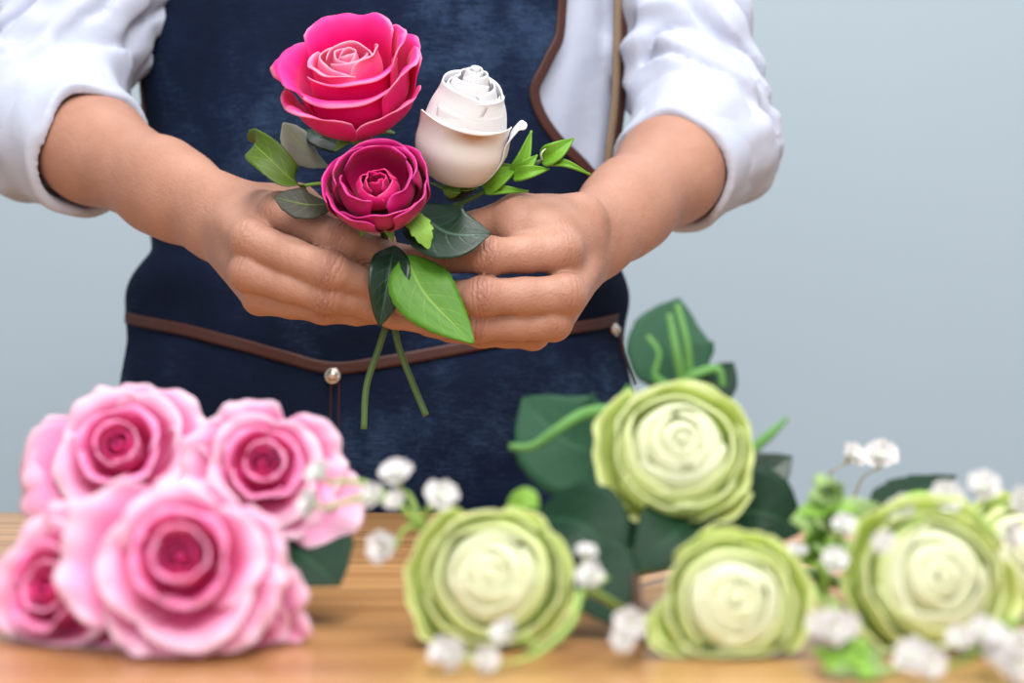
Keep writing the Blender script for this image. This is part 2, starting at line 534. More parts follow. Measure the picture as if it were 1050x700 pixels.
# ------------------------------------------------------------------ the florist
person = empty('person', (-0.10, 1.50, 0.0), 'person in white rolled-sleeve shirt and dark denim apron arranging a small bouquet behind the table', 'person')

ZK = [0.40, 0.84, 0.94, 0.985, 1.038, 1.159, 1.25, 1.33, 1.40]
XK = [-0.108, -0.108, -0.1055, -0.106, -0.099, -0.0955, -0.095, -0.095, -0.095]
AK = [0.215, 0.195, 0.188, 0.182, 0.174, 0.183, 0.184, 0.180, 0.17]
BK = [0.120, 0.116, 0.112, 0.108, 0.104, 0.113, 0.120, 0.112, 0.09]
YC = 1.50
def body_xab(z):
    return np.interp(z, ZK, XK), np.interp(z, ZK, AK), np.interp(z, ZK, BK)

def body_col(P, grow, z0, z1):
    xc, a, b = body_xab(P[:, 2])
    a = a + grow; b = b + grow
    x = (P[:, 0] - xc) / a; y = (P[:, 1] - YC) / b
    r = np.sqrt(x * x + y * y) + 1e-9
    g = np.sqrt((x / a) ** 2 + (y / b) ** 2) + 1e-9
    d = (r - 1) * r / g
    d = np.where(r < 0.6, -(1 - r) * b, d)
    return np.maximum(d, np.maximum(z0 - P[:, 2], P[:, 2] - z1))

def on_body(theta, z, off):
    xc, a, b = body_xab(z)
    return np.stack([xc + (a + off) * np.sin(theta), YC - (b + off) * np.cos(theta), z * np.ones_like(theta)], axis=-1)

def px_to_body(px, py):
    """angle round the torso and height of the point of its front seen at a photo pixel"""
    d = np.linspace(1.30, 1.52, 500)
    P = np.stack([(px - 525) / FPX * d, d, CAM_Z - (py - 350) / FPX * d], axis=1)
    f = body_col(P, 0.004, -9, 9)
    i = int(np.argmax(f < 0)) if (f < 0).any() else int(np.argmin(f))
    p = P[i]
    xc, a, b = body_xab(p[2])
    return math.atan2((p[0] - xc) / a, (YC - p[1]) / b), p[2]

# ---- joints of the arms and hands
R = dict(S=np.array([-0.262, 1.505, 1.375]), E=at(36, 120, 1.40), W=at(222, 222, 1.245))
L = dict(S=np.array([0.104, 1.53, 1.375]), E=at(722, 144, 1.42), W=at(612, 240, 1.25))

def chain(prefix, pts):
    return [at(*p) for p in pts]
R['fingers'] = {
    'index':  ([(287, 219, 1.185), (350, 247, 1.160), (384, 259, 1.172), (404, 262, 1.186)], [.0128, .0112, .0094, .0078]),
    'middle': ([(256, 246, 1.165), (338, 278, 1.148), (380, 292, 1.165), (402, 298, 1.182)], [.0126, .0114, .0096, .0080]),
    'ring':   ([(254, 279, 1.168), (335, 303, 1.155), (376, 311, 1.170), (398, 314, 1.186)], [.0118, .0102, .0088, .0076]),
    'pinky':  ([(266, 305, 1.180), (332, 317, 1.170), (366, 320, 1.180), (388, 321, 1.190)], [.0108, .0088, .0078, .0068]),
}
R['thumb'] = ([(246, 212, 1.235), (304, 212, 1.222), (356, 240, 1.212), (392, 249, 1.200)], [.0165, .0138, .0112, .0090])
L['fingers'] = {
    'index':  ([(576, 258, 1.172), (501, 263, 1.155), (466, 263, 1.170), (442, 259, 1.186)], [.0130, .0112, .0094, .0078]),
    'middle': ([(580, 303, 1.162), (495, 304, 1.148), (456, 305, 1.163), (432, 301, 1.182)], [.0128, .0112, .0096, .0080]),
    'ring':   ([(567, 330, 1.168), (491, 333, 1.160), (448, 331, 1.166), (409, 325, 1.172)], [.0118, .0102, .0086, .0072]),
    'pinky':  ([(546, 341, 1.188), (494, 341, 1.182), (462, 337, 1.190), (438, 334, 1.200)], [.0108, .0088, .0078, .0068]),
}
L['thumb'] = ([(594, 226, 1.215), (532, 224, 1.186), (484, 236, 1.196), (452, 250, 1.202)], [.0180, .0146, .0112, .0090])
WEB = 1

def capsule_list(A):
    """groups of (a, b, ra, rb) with a blend size; every finger is a group of its own so that fingers stay apart"""
    S, E, Wr = A['S'], A['E'], A['W']
    arm = [(S, E, .034, .033), (E, E + (Wr - E) * .35, .0335, .0355), (E + (Wr - E) * .35, E + (Wr - E) * .8, .0355, .0265)]
    up = np.array([0, 0.0, 0.0085])
    side = nrm(np.cross(Wr - E, [0, 1, 0.25])) * 0.0075
    for s in (-1, 1):
        arm.append((E + (Wr - E) * .72 + side * s, Wr + side * s, .0235, .0185))
    palm = []
    for i, k in enumerate(('index', 'middle', 'ring', 'pinky')):
        m = at(*A['fingers'][k][0][0])
        w = Wr + side * (1 - i * 0.66) * (1 if A is R else -1) * 1.0
        back = np.array([0, 0.006, 0])
        palm.append((w, m + back, .0165, A['fingers'][k][1][0] * 1.0))
    th = [at(*p) for p in A['thumb'][0]]
    palm.append((Wr * .5 + th[0] * .5, th[1], .0165, A['thumb'][1][1]))
    im = at(*A['fingers']['index'][0][0])
    palm.append((th[1] * .75 + im * .25, im + np.array([0, .01, 0]), .011, .0105))     # web between thumb and index
    if A is L:
        palm.append((at(562, 234, 1.19), at(528, 236, 1.18), .0165, .0125))
        palm.append((at(590, 240, 1.21), at(566, 240, 1.185), .018, .016))
    gs = [(arm, .016), (palm, .0085)]
    fl = []
    for k, (pts, rad) in list(A['fingers'].items()) + [('thumb', A['thumb'])]:
        p = [at(*q) for q in pts]
        caps = [(p[i], p[i + 1], rad[i], rad[i + 1]) for i in range(3)]
        # shaft a little slimmer than the joints
        mid = (p[0] + p[1]) / 2
        caps[0:1] = [(p[0], mid, rad[0], (rad[0] + rad[1]) / 2 * .91), (mid, p[1], (rad[0] + rad[1]) / 2 * .91, rad[1])]
        dors = np.array([0, -0.0034, 0.0018])
        if k != 'thumb':
            caps.append((p[0] + dors, p[0] + dors * 1.01 + 1e-4, rad[0] * .86, rad[0] * .86))
            caps.append((p[1] + dors * .5, p[1] + dors * .5 + 1e-4, rad[1] * .96, rad[1] * .96))
        fl.append((caps, .004))
    return gs, fl

LIM = []
for A in (R, L):
    gs, fl = capsule_list(A)
    pts = np.array([q for caps, k in gs + fl for c in caps for q in c[:2]])
    hand_pts = np.array([q for caps, k in gs[1:] + fl for c in caps for q in c[:2]])
    LIM.append((gs, fl, pts.min(0) - .07, pts.max(0) + .07, hand_pts.min(0) - .05, hand_pts.max(0) + .05))

def hits(P, lo, hi):
    return not ((P.min(0) > hi).any() or (P.max(0) < lo).any())

NECK = (np.array([-0.095, 1.515, 1.38]), np.array([-0.095, 1.50, 1.50]), .056, .05)
def torso_sdf(P, grow):
    d = body_col(P, grow, 0.80, 1.31)
    d = smin(d, round_cone(P, np.array([-0.235, 1.51, 1.365]), np.array([0.045, 1.515, 1.365]), .058 + grow, .058 + grow), .09)
    return d

def body_sdf(P):
    d = torso_sdf(P, -0.022)
    d = smin(d, round_cone(P, *NECK), .03)
    arms = []
    for gs, fl, lo, hi, hlo, hhi in LIM:
        if not hits(P, lo, hi): continue
        da = None
        for a, b, ra, rb in gs[0][0]:
            c = round_cone(P, a, b, ra, rb)
            da = c if da is None else smin(da, c, gs[0][1])
        if hits(P, hlo, hhi):
            m = ((P > hlo) & (P < hhi)).all(1)
            Q = P[m]
            if len(Q):
                dp = None
                for a, b, ra, rb in gs[1][0]:
                    c = round_cone(Q, a, b, ra, rb)
                    dp = c if dp is None else smin(dp, c, gs[1][1])
                h = smin(da[m], dp, .014)
                df = None
                for caps, k in fl:
                    dk = None
                    for a, b, ra, rb in caps:
                        c = round_cone(Q, a, b, ra, rb)
                        dk = c if dk is None else smin(dk, c, k)
                    df = dk if df is None else smin(df, dk, .0007)
                da[m] = smin(h, df, .0045)
        arms.append(da)
    if len(arms) == 2:
        arms[0] = np.maximum(arms[0], .0012 - arms[1])
    for da in arms:
        d = smin(d, da, .02)
    return d

V, F = polygonise(body_sdf, (-0.46, 1.12, 0.80), (0.26, 1.66, 1.53), 0.0016, smooth=2)
body = obj('body', V, F, M['skin'], person)
kn = np.zeros(len(V), dtype=np.float32); fa = np.zeros(len(V), dtype=np.float32); nail = np.zeros(len(V), dtype=np.float32)
for A in (R, L):
    for k, (pts, rad) in list(A['fingers'].items()) + [('thumb', A['thumb'])]:
        p = [at(*q) for q in pts]
        for j, (i, s) in enumerate(((1, 1.0), (2, .5), (0, .35))):
            if k == 'thumb' and i != 2: continue
            t = nrm(p[min(i + 1, 3)] - p[max(i - 1, 0)])
            d = V - p[i]
            along = d @ t
            dist = np.linalg.norm(d, axis=1)
            dors = np.clip((-d[:, 1] + 0.5 * d[:, 2]) / rad[i] + .2, 0, 1)
            w = np.clip(1 - np.abs(along) / .0085, 0, 1) * np.clip(1.6 - dist / rad[i] * .9, 0, 1) * dors * s
            sel = w > kn
            kn[sel] = w[sel]; fa[sel] = along[sel] * 1000
tip = at(*L['fingers']['ring'][0][3]); tl_ = nrm(tip - at(*L['fingers']['ring'][0][2]))
q = V - (tip + tl_ * .001 + np.array([0, -.004, .004]))
along = q @ tl_; perp = np.linalg.norm(q - along[:, None] * tl_, axis=1)
nail = np.clip((1 - np.maximum(np.abs(along) / .0065, perp / .0052)) * 8, 0, 1).astype(np.float32)
for nm, arr in (('knuckle', kn), ('finger_along', fa), ('nail', nail)):
    a = body.data.attributes.new(nm, 'FLOAT', 'POINT')
    a.data.foreach_set('value', arr)

# ---- shirt: torso and two rolled sleeves, one cloth surface with folds
def sleeve_setup(A, c, r_up, r_el, r_c, hole, seed):
    S, E = A['S'], A['E']
    C = at(*c)
    D = nrm(C - E)
    ax = np.stack([np.cross(D, nrm(np.cross(D, [0, 0, 1]))), nrm(np.cross(D, [0, 0, 1])), D])
    return dict(S=S, E=E, C=C, D=D, r=(r_up, r_el, r_c), hole=hole,
                n1=SineNoise(seed, (.085, .085, .028), axes=ax), n2=SineNoise(seed + 1, (.05, .06, .02), axes=ax),
                n3=SineNoise(seed + 2, (.035, .035, .2), axes=ax), wob=SineNoise(seed + 3, (.04, .04, .06)))
SL = [sleeve_setup(R, (94, 157, 1.345), .060, .050, .0455, .0415, 3), sleeve_setup(L, (690, 177, 1.365), .050, .0455, .0425, .0390, 11)]
torso_folds = SineNoise(21, (.035, .09, .13))

def sleeve_sdf(P, s, part='sleeve'):
    r0, r1, r2 = s['r']
    a = round_cone(P, s['S'], s['E'], r0, r1)
    b = round_cone(P, s['E'], s['C'] + s['D'] * .02, r1, r2)
    d = smin(a, b, .035)
    q = P - s['C']
    t = q @ s['D']
    rho = np.linalg.norm(q - t[:, None] * s['D'], axis=1)
    body_w = np.clip((-t - .045) / .02, 0, 1)
    n = s['n1'](P)
    fold = -.0078 * np.exp(-(n / .38) ** 2) + .0040 + .0026 * s['n2'](P)
    d = d - fold * body_w - .0016 * s['n3'](P)
    wob = s['wob'](P)
    Rc = s['r'][2] + .0045 + .0022 * wob
    cuff = np.maximum(np.abs(t + .024 + .003 * wob) - .020, rho - Rc + .004)
    cuff = np.where(cuff > -.01, np.sqrt(np.maximum(np.abs(t + .024 + .003 * wob) - .020, 0) ** 2 + np.maximum(rho - Rc + .004, 0) ** 2) + np.minimum(cuff, 0) - .004, cuff)
    d = np.maximum(d, t + (.0 if part == 'cuff' else .010))
    hole = np.maximum(rho - s['hole'] - .0015 * wob, -(t + .042))
    return np.maximum(cuff if part == 'cuff' else d, -hole)

def shirt_sdf(P):
    d = torso_sdf(P, -0.004) - .0030 * torso_folds(P)
    for s in SL:
        d = smin(d, sleeve_sdf(P, s), .022)
    d = np.maximum(d, P[:, 2] - 1.42)
    q = P - NECK[0]
    return np.maximum(d, -(np.linalg.norm(q[:, :2], axis=1) - .062 + np.where(q[:, 2] < .02, 1, 0)))
V, F = polygonise(shirt_sdf, (-0.50, 1.18, 0.82), (0.30, 1.66, 1.46), 0.0026, smooth=2, slack=1.9)
shirt = obj('shirt', V, F, M['shirt'], person)
for s in SL:
    V, F = polygonise(lambda P: sleeve_sdf(P, s, 'cuff'), s['C'] - .09, s['C'] + .09, .0019, smooth=2, slack=1.9)
    obj('rolled_cuff', V, F, M['shirt'], shirt)

# ---- apron
edge_px = [(580, -60), (578, 0), (574, 40), (561, 64), (549, 92), (554, 116), (574, 142), (597, 168), (611, 188)]
edge = np.array([px_to_body(*p) for p in edge_px])            # (theta, z) down the bib's curved edge
er_z = np.concatenate([[0.40, 0.95, 1.03], edge[::-1, 1], [1.36]])
er_t = np.concatenate([[1.95, 1.95, 1.75], edge[::-1, 0], [edge[0, 0] - .05]])
el_z = np.array([0.40, 0.95, 1.03, 1.09, 1.13, 1.24, 1.36])
el_t = np.array([-1.95, -1.95, -1.75, -1.50, -1.36, -1.33, -1.28])
fold_a = SineNoise(31, (.16, .16, .07)); fold_b = SineNoise(32, (.07, .1, .2))
def apron_pt(theta, z, off):
    P = on_body(theta, z, off)
    waist = np.exp(-((z - 1.02) / .05) ** 2)
    f = .0034 * fold_a(P) * (0.5 + 1.6 * waist) + .0018 * fold_b(P)
    f = np.maximum(f, -.0025)
    out = np.stack([np.sin(theta), -np.cos(theta), np.zeros_like(theta)], axis=-1)
    return P + out * f[:, None]
apron = empty('apron', (-0.10, 1.40, 0.9)); apron.parent = person; apron.location = (0.0, -0.10, 0.9)
zs = np.linspace(1.36, 0.42, 190); nu = 110
rows = []
for z in zs:
    th = np.linspace(np.interp(z, el_z, el_t), np.interp(z, er_z, er_t), nu)
    rows.append(apron_pt(th, np.full(nu, z), .0075))
obj('bib_and_skirt', np.concatenate(rows), grid_faces(nu, len(zs)), M['denim'], apron, thick=.0016)

def ribbon(name, path, mat, parent, width, off, thick=.0016, nw=5, along_theta=False, n=120):
    """a band lying on the apron; path = (theta, z) points, width in metres across the path (inwards from it)"""
    C = catmull(path, n)
    T = np.gradient(C, axis=0)
    xc, a, b = body_xab(C[:, 1])
    arc = np.sqrt((a * np.cos(C[:, 0])) ** 2 + (b * np.sin(C[:, 0])) ** 2)
    tx, tz = T[:, 0] * arc, T[:, 1]
    ln = np.sqrt(tx ** 2 + tz ** 2) + 1e-9
    nx, nz = -tz / ln, tx / ln
    V = []
    for i in range(n):
        for w in np.linspace(0, width, nw):
            V.append((C[i, 0] + nx[i] * w / arc[i], C[i, 1] + nz[i] * w))
    V = np.array(V)
    P = apron_pt(V[:, 0], V[:, 1], off)
    return obj(name, P, grid_faces(nw, n), mat, parent, thick=thick)
eR = [(t, z) for t, z in zip(er_t[::-1], er_z[::-1])][:-2]
zz = np.linspace(1.35, 0.9, 40)
ribbon('edge_trim', [(np.interp(z, er_z, er_t) + .004, z) for z in zz], M['leather'], apron, -.0075, .0095)
ribbon('edge_trim', [(np.interp(z, el_z, el_t) - .004, z) for z in zz], M['leather'], apron, .0075, .0095)

pocket_px = [(141, 331), (190, 343), (240, 356), (290, 370), (342, 383), (400, 376), (480, 361), (550, 347), (624, 333)]
pk = np.array([px_to_body(*p) for p in pocket_px])
th = np.linspace(pk[0, 0], pk[-1, 0], 90)
top = np.interp(th, pk[:, 0], pk[:, 1])
rows = []
for f in np.linspace(0, 1, 60):
    z = top * (1 - f) + 0.56 * f
    rows.append(apron_pt(th, z, .0105))
obj('pocket', np.concatenate(rows), grid_faces(90, 60), M['denim'], apron, thick=.0014)
ribbon('pocket_trim', pk, M['leather'], apron, .0085, .0122, n=200)
sx = [px_to_body(626, 338), px_to_body(630, 360), px_to_body(634, 378), px_to_body(637, 395)]
ribbon('side_trim', sx, M['leather'], apron, .005, .0125, n=40)
for px in (340, 348):
    ribbon('seam_stitching', [px_to_body(px, y) for y in (392, 420, 450, 480, 510)], M['leather'], apron, .0009, .0122, thick=.0008, nw=2, n=60)
def snap(px, py, r):
    t, z = px_to_body(px, py)
    c = apron_pt(np.array([t]), np.array([z]), .0135)[0]
    n = nrm([math.sin(t) * .7, -math.cos(t), .05])
    a = nrm(np.cross(n, [0, 0, 1])); b = np.cross(n, a)
    prof = [(1.0, -.0015), (1.0, .0006), (.9, .0014), (.78, .001), (.7, .0016), (.5, .0032), (.25, .0039), (.01, .004)]
    V = [c + (a * math.cos(q) + b * math.sin(q)) * r * pr + n * h for pr, h in prof for q in np.linspace(0, 2 * math.pi, 24, endpoint=False)]
    Fc = [tuple(f) for f in grid_faces(24, len(prof), True)]
    obj('snap_button', V, Fc, M['nickel'], apron)
snap(343, 385, .0058); snap(622, 338, .0052)
# straps: one over the wearer's left shoulder, one round the waist at the far side
def strap(name, pts, width, mat, twist):
    C = catmull(pts, 40)
    V = []
    for i, c in enumerate(C):
        for w in (-1, -.33, .33, 1):
            V.append(c + np.array(twist) * w * width / 2)
    return obj(name, V, grid_faces(4, len(C)), mat, apron, thick=.0022)
sp = []
for px, py in ((611, 192), (614, 150), (619, 110), (626, 60), (634, 20), (640, -10), (645, -60)):
    t, z = px_to_body(px, py)
    t = min(t, 1.08)
    sp.append(on_body(np.array([t]), np.array([z]), .0135)[0])
sp.append(sp[-1] + np.array([-.01, .04, .07]))
sp.append(np.array([0.03, 1.50, 1.437]))
strap('shoulder_strap', sp, .006, M['strap'], (math.cos(.5), math.sin(.5), 0))
strap('shoulder_strap_lining', [p + np.array([.004, .004, 0]) for p in sp], .009, M['leather'], (math.cos(.5), math.sin(.5), 0))
wl = [on_body(np.array([t]), np.array([z]), .009)[0] for t, z in ((-1.30, 1.135), (-1.5, 1.138), (-1.7, 1.14), (-2.2, 1.14), (-2.8, 1.14))]
strap('waist_strap', wl, .03, M['strap'], (0, 0, 1))
t0, z0 = px_to_body(212, 440)
strap('strap_end', [on_body(np.array([t0]), np.array([z]), .0135)[0] for z in (z0 + .01, z0 - .01, z0 - .03)], .012, M['strap'], (1, .2, 0))

# ---- trousers and shoes (below the table)
def legs_sdf(P):
    d = None
    for s in (-1, 1):
        h = np.array([-.105 + s * .085, 1.50, .86]); k = np.array([-.105 + s * .09, 1.485, .48]); f = np.array([-.105 + s * .095, 1.51, .075])
        c = smin(round_cone(P, h, k, .095, .062), round_cone(P, k, f, .062, .047), .03)
        d = c if d is None else smin(d, c, .02)
    return np.maximum(d, .06 - P[:, 2])
V, F = polygonise(legs_sdf, (-.36, 1.34, .03), (.16, 1.66, 1.0), .008)
obj('trousers', V, F, M['trousers'], person)
for s in (-1, 1):
    def shoe_sdf(P, s=s):
        c = np.array([-.105 + s * .095, 1.51, .05])
        a = round_cone(P, c + [0, .03, .0], c + [0, -.13, -.012], .042, .036)
        a = smin(a, round_cone(P, c, c + [0, 0, .06], .04, .042), .03)
        return np.maximum(a, -P[:, 2])
    V, F = polygonise(shoe_sdf, (-.3, 1.28, -.02), (.12, 1.64, .2), .006)
    obj('shoe', V, F, M['shoe'], person)
# ------------------------------------------------------------------ plant builders
def frame_of(axis, roll=0.0):
    """columns: local x, y, z(axis)"""
    z = nrm(axis)
    x = nrm(np.cross([0, 1, 0.001], z)) if abs(z[1]) < .95 else nrm(np.cross([0, 0, -1], z))
    y = np.cross(z, x)
    c, s = math.cos(roll), math.sin(roll)
    return np.stack([x * c + y * s, -x * s + y * c, z], axis=1)

def petal_shape(prof, hw, phi, nu=15, nv=16, ruf=(0.0, 3), ecurl=0.0, notch=0.0, tip=0.25, seed=0, lean=0.0, wpow=0.6, slant=0.0):
    """prof = (r, z) from claw to rim in bloom radii; hw = half width; the petal wraps round the axis at angle phi"""
    r_ = np.random.default_rng(seed)
    v = np.linspace(0, 1, nv)
    pr = catmull(prof, 60)
    u = np.linspace(-1, 1, nu)
    V = np.zeros((nv, nu, 3)); UV = np.zeros((nv, nu, 2))
    p1, p2, p3 = r_.uniform(0, 6.28, 3)
    for j, uu in enumerate(u):
        top = 1 - abs(slant) * .5 + slant * .5 * uu - tip * abs(uu) ** 2.6 - notch * math.exp(-(uu / .22) ** 2)
        vv = v * top
        r = np.interp(vv, np.linspace(0, 1, 60), pr[:, 0]); z = np.interp(vv, np.linspace(0, 1, 60), pr[:, 1])
        dr = np.interp(np.minimum(vv + .02, 1), np.linspace(0, 1, 60), pr[:, 0]) - np.interp(vv - .02, np.linspace(0, 1, 60), pr[:, 0])
        dz = np.interp(np.minimum(vv + .02, 1), np.linspace(0, 1, 60), pr[:, 1]) - np.interp(vv - .02, np.linspace(0, 1, 60), pr[:, 1])
        ln = np.sqrt(dr ** 2 + dz ** 2) + 1e-9
        nr, nz = dz / ln, -dr / ln                       # outward side of the petal
        w = hw * np.sin(np.pi * np.clip(.08 + .62 * vv ** .8, 0, 1)) ** wpow
        rw = np.maximum(r, .06 + .25 * np.max(pr[:, 0]))
        ang = np.clip(uu * w / rw, -2.6, 2.6)
        e = ecurl * abs(uu) ** 3 * vv
        wav = ruf[0] * vv ** 2 * (math.sin(ruf[1] * uu * math.pi + p1) * .6 + .4 * math.sin(ruf[1] * 1.9 * uu * math.pi + p2))
        wav = wav + ruf[0] * .5 * vv * np.sin(vv * 4 + p3)
        r2 = r + nr * (e + wav) + lean * uu * vv
        z2 = z + nz * (e + wav)
        V[:, j, 0] = r2 * np.cos(phi + ang); V[:, j, 1] = r2 * np.sin(phi + ang); V[:, j, 2] = z2
        UV[:, j, 0] = (uu + 1) / 2; UV[:, j, 1] = v
    return V.reshape(-1, 3), grid_faces(nu, nv), UV.reshape(-1, 2)

def add_petal(root, center, Fm, scale, mat, thick=.0007, label=None, name='petal', stretch=1.0, **k):
    V, F, UV = petal_shape(**k)
    V = V * np.array([1, 1, stretch])
    Wd = np.asarray(center) + (V * scale) @ Fm.T
    return obj(name, Wd, F, mat, root, uv=UV, thick=thick, label=label)

def bloom(root, center, axis, scale, rings, seed, roll=0.0, thick=.0007):
    """rings of petals, each a mesh of its own; center is the bottom of the flower head"""
    r_ = np.random.default_rng(seed)
    Fm = frame_of(axis, roll)
    ph0 = 0.0
    for ring in rings:
        n = ring['n']
        for i in range(n):
            phi = ring.get('ph', ph0) + 2 * math.pi * i / n + r_.normal() * ring.get('jit', .12)
            s = 1 + r_.normal() * ring.get('sj', .04)
            prof = [(a * s, b * (1 + r_.normal() * ring.get('zj', .03)) if i_ else b) for i_, (a, b) in enumerate(ring['prof'])]
            add_petal(root, center, Fm, scale, M[ring['mat']], thick, prof=prof, hw=ring['hw'] * s, phi=phi,
                      ruf=ring.get('ruf', (0, 3)), ecurl=ring.get('ecurl', 0) * (1 + r_.normal() * .2), notch=ring.get('notch', 0),
                      tip=ring.get('tip', .25), seed=int(r_.integers(1e6)), nu=ring.get('nu', 13), nv=ring.get('nv', 14), lean=ring.get('lean', 0))
        ph0 += math.pi / max(n, 1) + .5
    return Fm

def leaf(parent, path, width, normal, mat, fold=.18, curl=0.0, serr=.05, name='leaf', shape=1.0, label=None, n=26, na=11, thick=.0006, round_=0.75, nserr=20):
    """a leaf along a path from stalk to tip; normal = side that faces out (one vector or one per path point)"""
    C = catmull(path, n)
    T = np.gradient(C, axis=0); T /= np.linalg.norm(T, axis=1)[:, None]
    nr = np.asarray(normal, float)
    if nr.ndim == 1: nr = np.repeat(nr[None], len(path), 0)
    NN = catmull(nr, n)
    t = np.linspace(0, 1, n)
    hw = width / 2 * np.sin(np.pi * np.clip(t, 0.0, 1) ** round_) ** .85
    hw = np.maximum(hw * (1 + serr * (((t * nserr) % 1.0) - .5)), .0006)
    V = []; UV = []
    for i in range(n):
        nn = nrm(NN[i] - T[i] * (NN[i] @ T[i])); b = np.cross(T[i], nn)
        for u in np.linspace(-1, 1, na):
            V.append(C[i] + b * u * hw[i] + nn * (fold * abs(u) * hw[i] - curl * u * u * hw[i]))
            UV.append((u, t[i]))
    return obj(name, np.array(V), grid_faces(na, n), mat, parent, uv=np.array(UV), thick=thick, label=label)

def calyx(parent, center, axis, r, n=5, length=1.0, mat=None, droop=.2):
    Fm = frame_of(axis)
    V = []; F = []
    prof = [(.12, -.55), (.3, -.42), (.42, -.2), (.4, 0), (.2, .05), (.02, .05)]
    for a, z in prof:
        for q in np.linspace(0, 2 * math.pi, 12, endpoint=False):
            V.append((a * math.cos(q) * r, a * math.sin(q) * r, z * r))
    F = [tuple(f) for f in grid_faces(12, len(prof), True)]
    obj('calyx', np.asarray(center) + np.array(V) @ Fm.T, F, mat or M['calyx'], parent)
    for i in range(n):
        q = 2 * math.pi * i / n
        rd = np.array([math.cos(q), math.sin(q), 0])
        p = [rd * .35 * r + [0, 0, -.1 * r], rd * .75 * r * length + [0, 0, -droop * r * .2], rd * 1.15 * r * length + [0, 0, -droop * r]]
        p = [np.asarray(center) + Fm @ x for x in p]
        leaf(parent, p, r * .5, Fm @ np.array([0, 0, -1.0]), mat or M['calyx'], fold=-.1, serr=0, name='sepal', n=10, na=5, thick=.0006)

BL = {}
def blossom_mesh(seed):
    """one tiny crumpled double flower of baby's breath, about 1 cm across"""
    r_ = np.random.default_rng(seed)
    V = []; F = []; UV = []
    for ring, (n, R_, up) in enumerate(((6, .0052, .1), (5, .0042, .55), (4, .003, .95))):
        for i in range(n):
            q = 2 * math.pi * i / n + ring * .5 + r_.normal() * .15
            d = nrm([math.cos(q), math.sin(q), up + r_.normal() * .1])
            s = nrm(np.cross(d, [0, 0, 1])); nn = np.cross(s, d)
            base = len(V)
            for v in np.linspace(0, 1, 6):
                hw = R_ * .52 * math.sin(math.pi * (.12 + .68 * v))
                for u in np.linspace(-1, 1, 5):
                    V.append(d * R_ * v * (1 - .12 * u * u) + s * u * hw + nn * (R_ * .35 * (v * v * .6 + .35 * u * u * v) + math.sin(3 * u + i) * R_ * .08 * v))
                    UV.append(((u + 1) / 2, v))
            F += [tuple(int(k) + base for k in f) for f in grid_faces(5, 6)]
    base = len(V)
    pr = [(.0006, -.0062), (.0008, -.0035), (.0017, -.0015), (.0021, .0003), (.0012, .0012), (.0001, .0014)]
    for a, z in pr:
        for q in np.linspace(0, 2 * math.pi, 8, endpoint=False):
            V.append(np.array([a * math.cos(q), a * math.sin(q), z])); UV.append((0.5, 0.0))
    F += [tuple(int(k) + base for k in f) for f in grid_faces(8, len(pr), True)]
    me = mesh_from('blossom', V, F, np.array(UV))
    me.materials.append(M['blossom_white'])
    return me
BM = [blossom_mesh(s) for s in (1, 2, 3)]

def sprig(name, root, nodes, blossoms, label, group=None, stem_mat='stem_pale', r=.0015, seed=0, scale=1.0, cat='flower sprig', main=None):
    """root and nodes are points; blossoms = (point, node index, size)"""
    r_ = np.random.default_rng(seed)
    t = empty(name, root, label, cat, group)
    tube('stem', [root] + nodes if main is None else main, [r * 1.3, r], M[stem_mat], t, n=7, m=30)
    for i, (p, k, s) in enumerate(blossoms):
        p = np.asarray(p); a = nodes[k]
        ax = nrm(nrm(p - a) * .6 + np.array([r_.normal() * .3, -.7, .4]))
        end = p - ax * .006 * s * scale
        tube('branch', [a, a * .45 + end * .55 + np.array([r_.normal() * .003, 0, .004]), end], [r * .9, r * .55], M[stem_mat], t, n=6, m=14)
        o = bpy.data.objects.new('blossom', BM[i % 3])
        COL.objects.link(o); o.parent = t
        p = np.array([p[0], p[1], max(p[2], TABLE_Z + .0062 * s * scale)])
        o.location = tuple(p - root)
        o.rotation_euler = Matrix([list(x) for x in frame_of(ax, r_.uniform(0, 6))]).to_euler()
        o.scale = (s * scale,) * 3
    return t
# ------------------------------------------------------------------ the bouquet in the hands
BIND = at(398, 318, 1.196)            # where the stems are pinched

# --- hot pink rose
c = at(369, 130, 1.185)
rose = empty('pink_rose', c, 'large hot pink rose with open curled petals, topmost in the held bouquet', 'rose', 'flowers of the held bouquet')
ax = nrm([-.10, -.62, .80])
Fm = frame_of(ax)
S = .0432
# azimuth of the viewer in the flower's frame, so that petals can be set front, left, right and back
fv = Fm.T @ np.array([0, -1.0, 0]); FRONT = math.atan2(fv[1], fv[0])
STR = 1.0
def P_(mat, az, prof, hw, name='petal', **k):
    k.setdefault('stretch', STR)
    return add_petal(rose, c, Fm, S, M[mat], .0008, prof=prof, hw=hw, phi=FRONT + math.radians(az), name=name, nu=k.pop('nu', 21), nv=k.pop('nv', 22), **k)
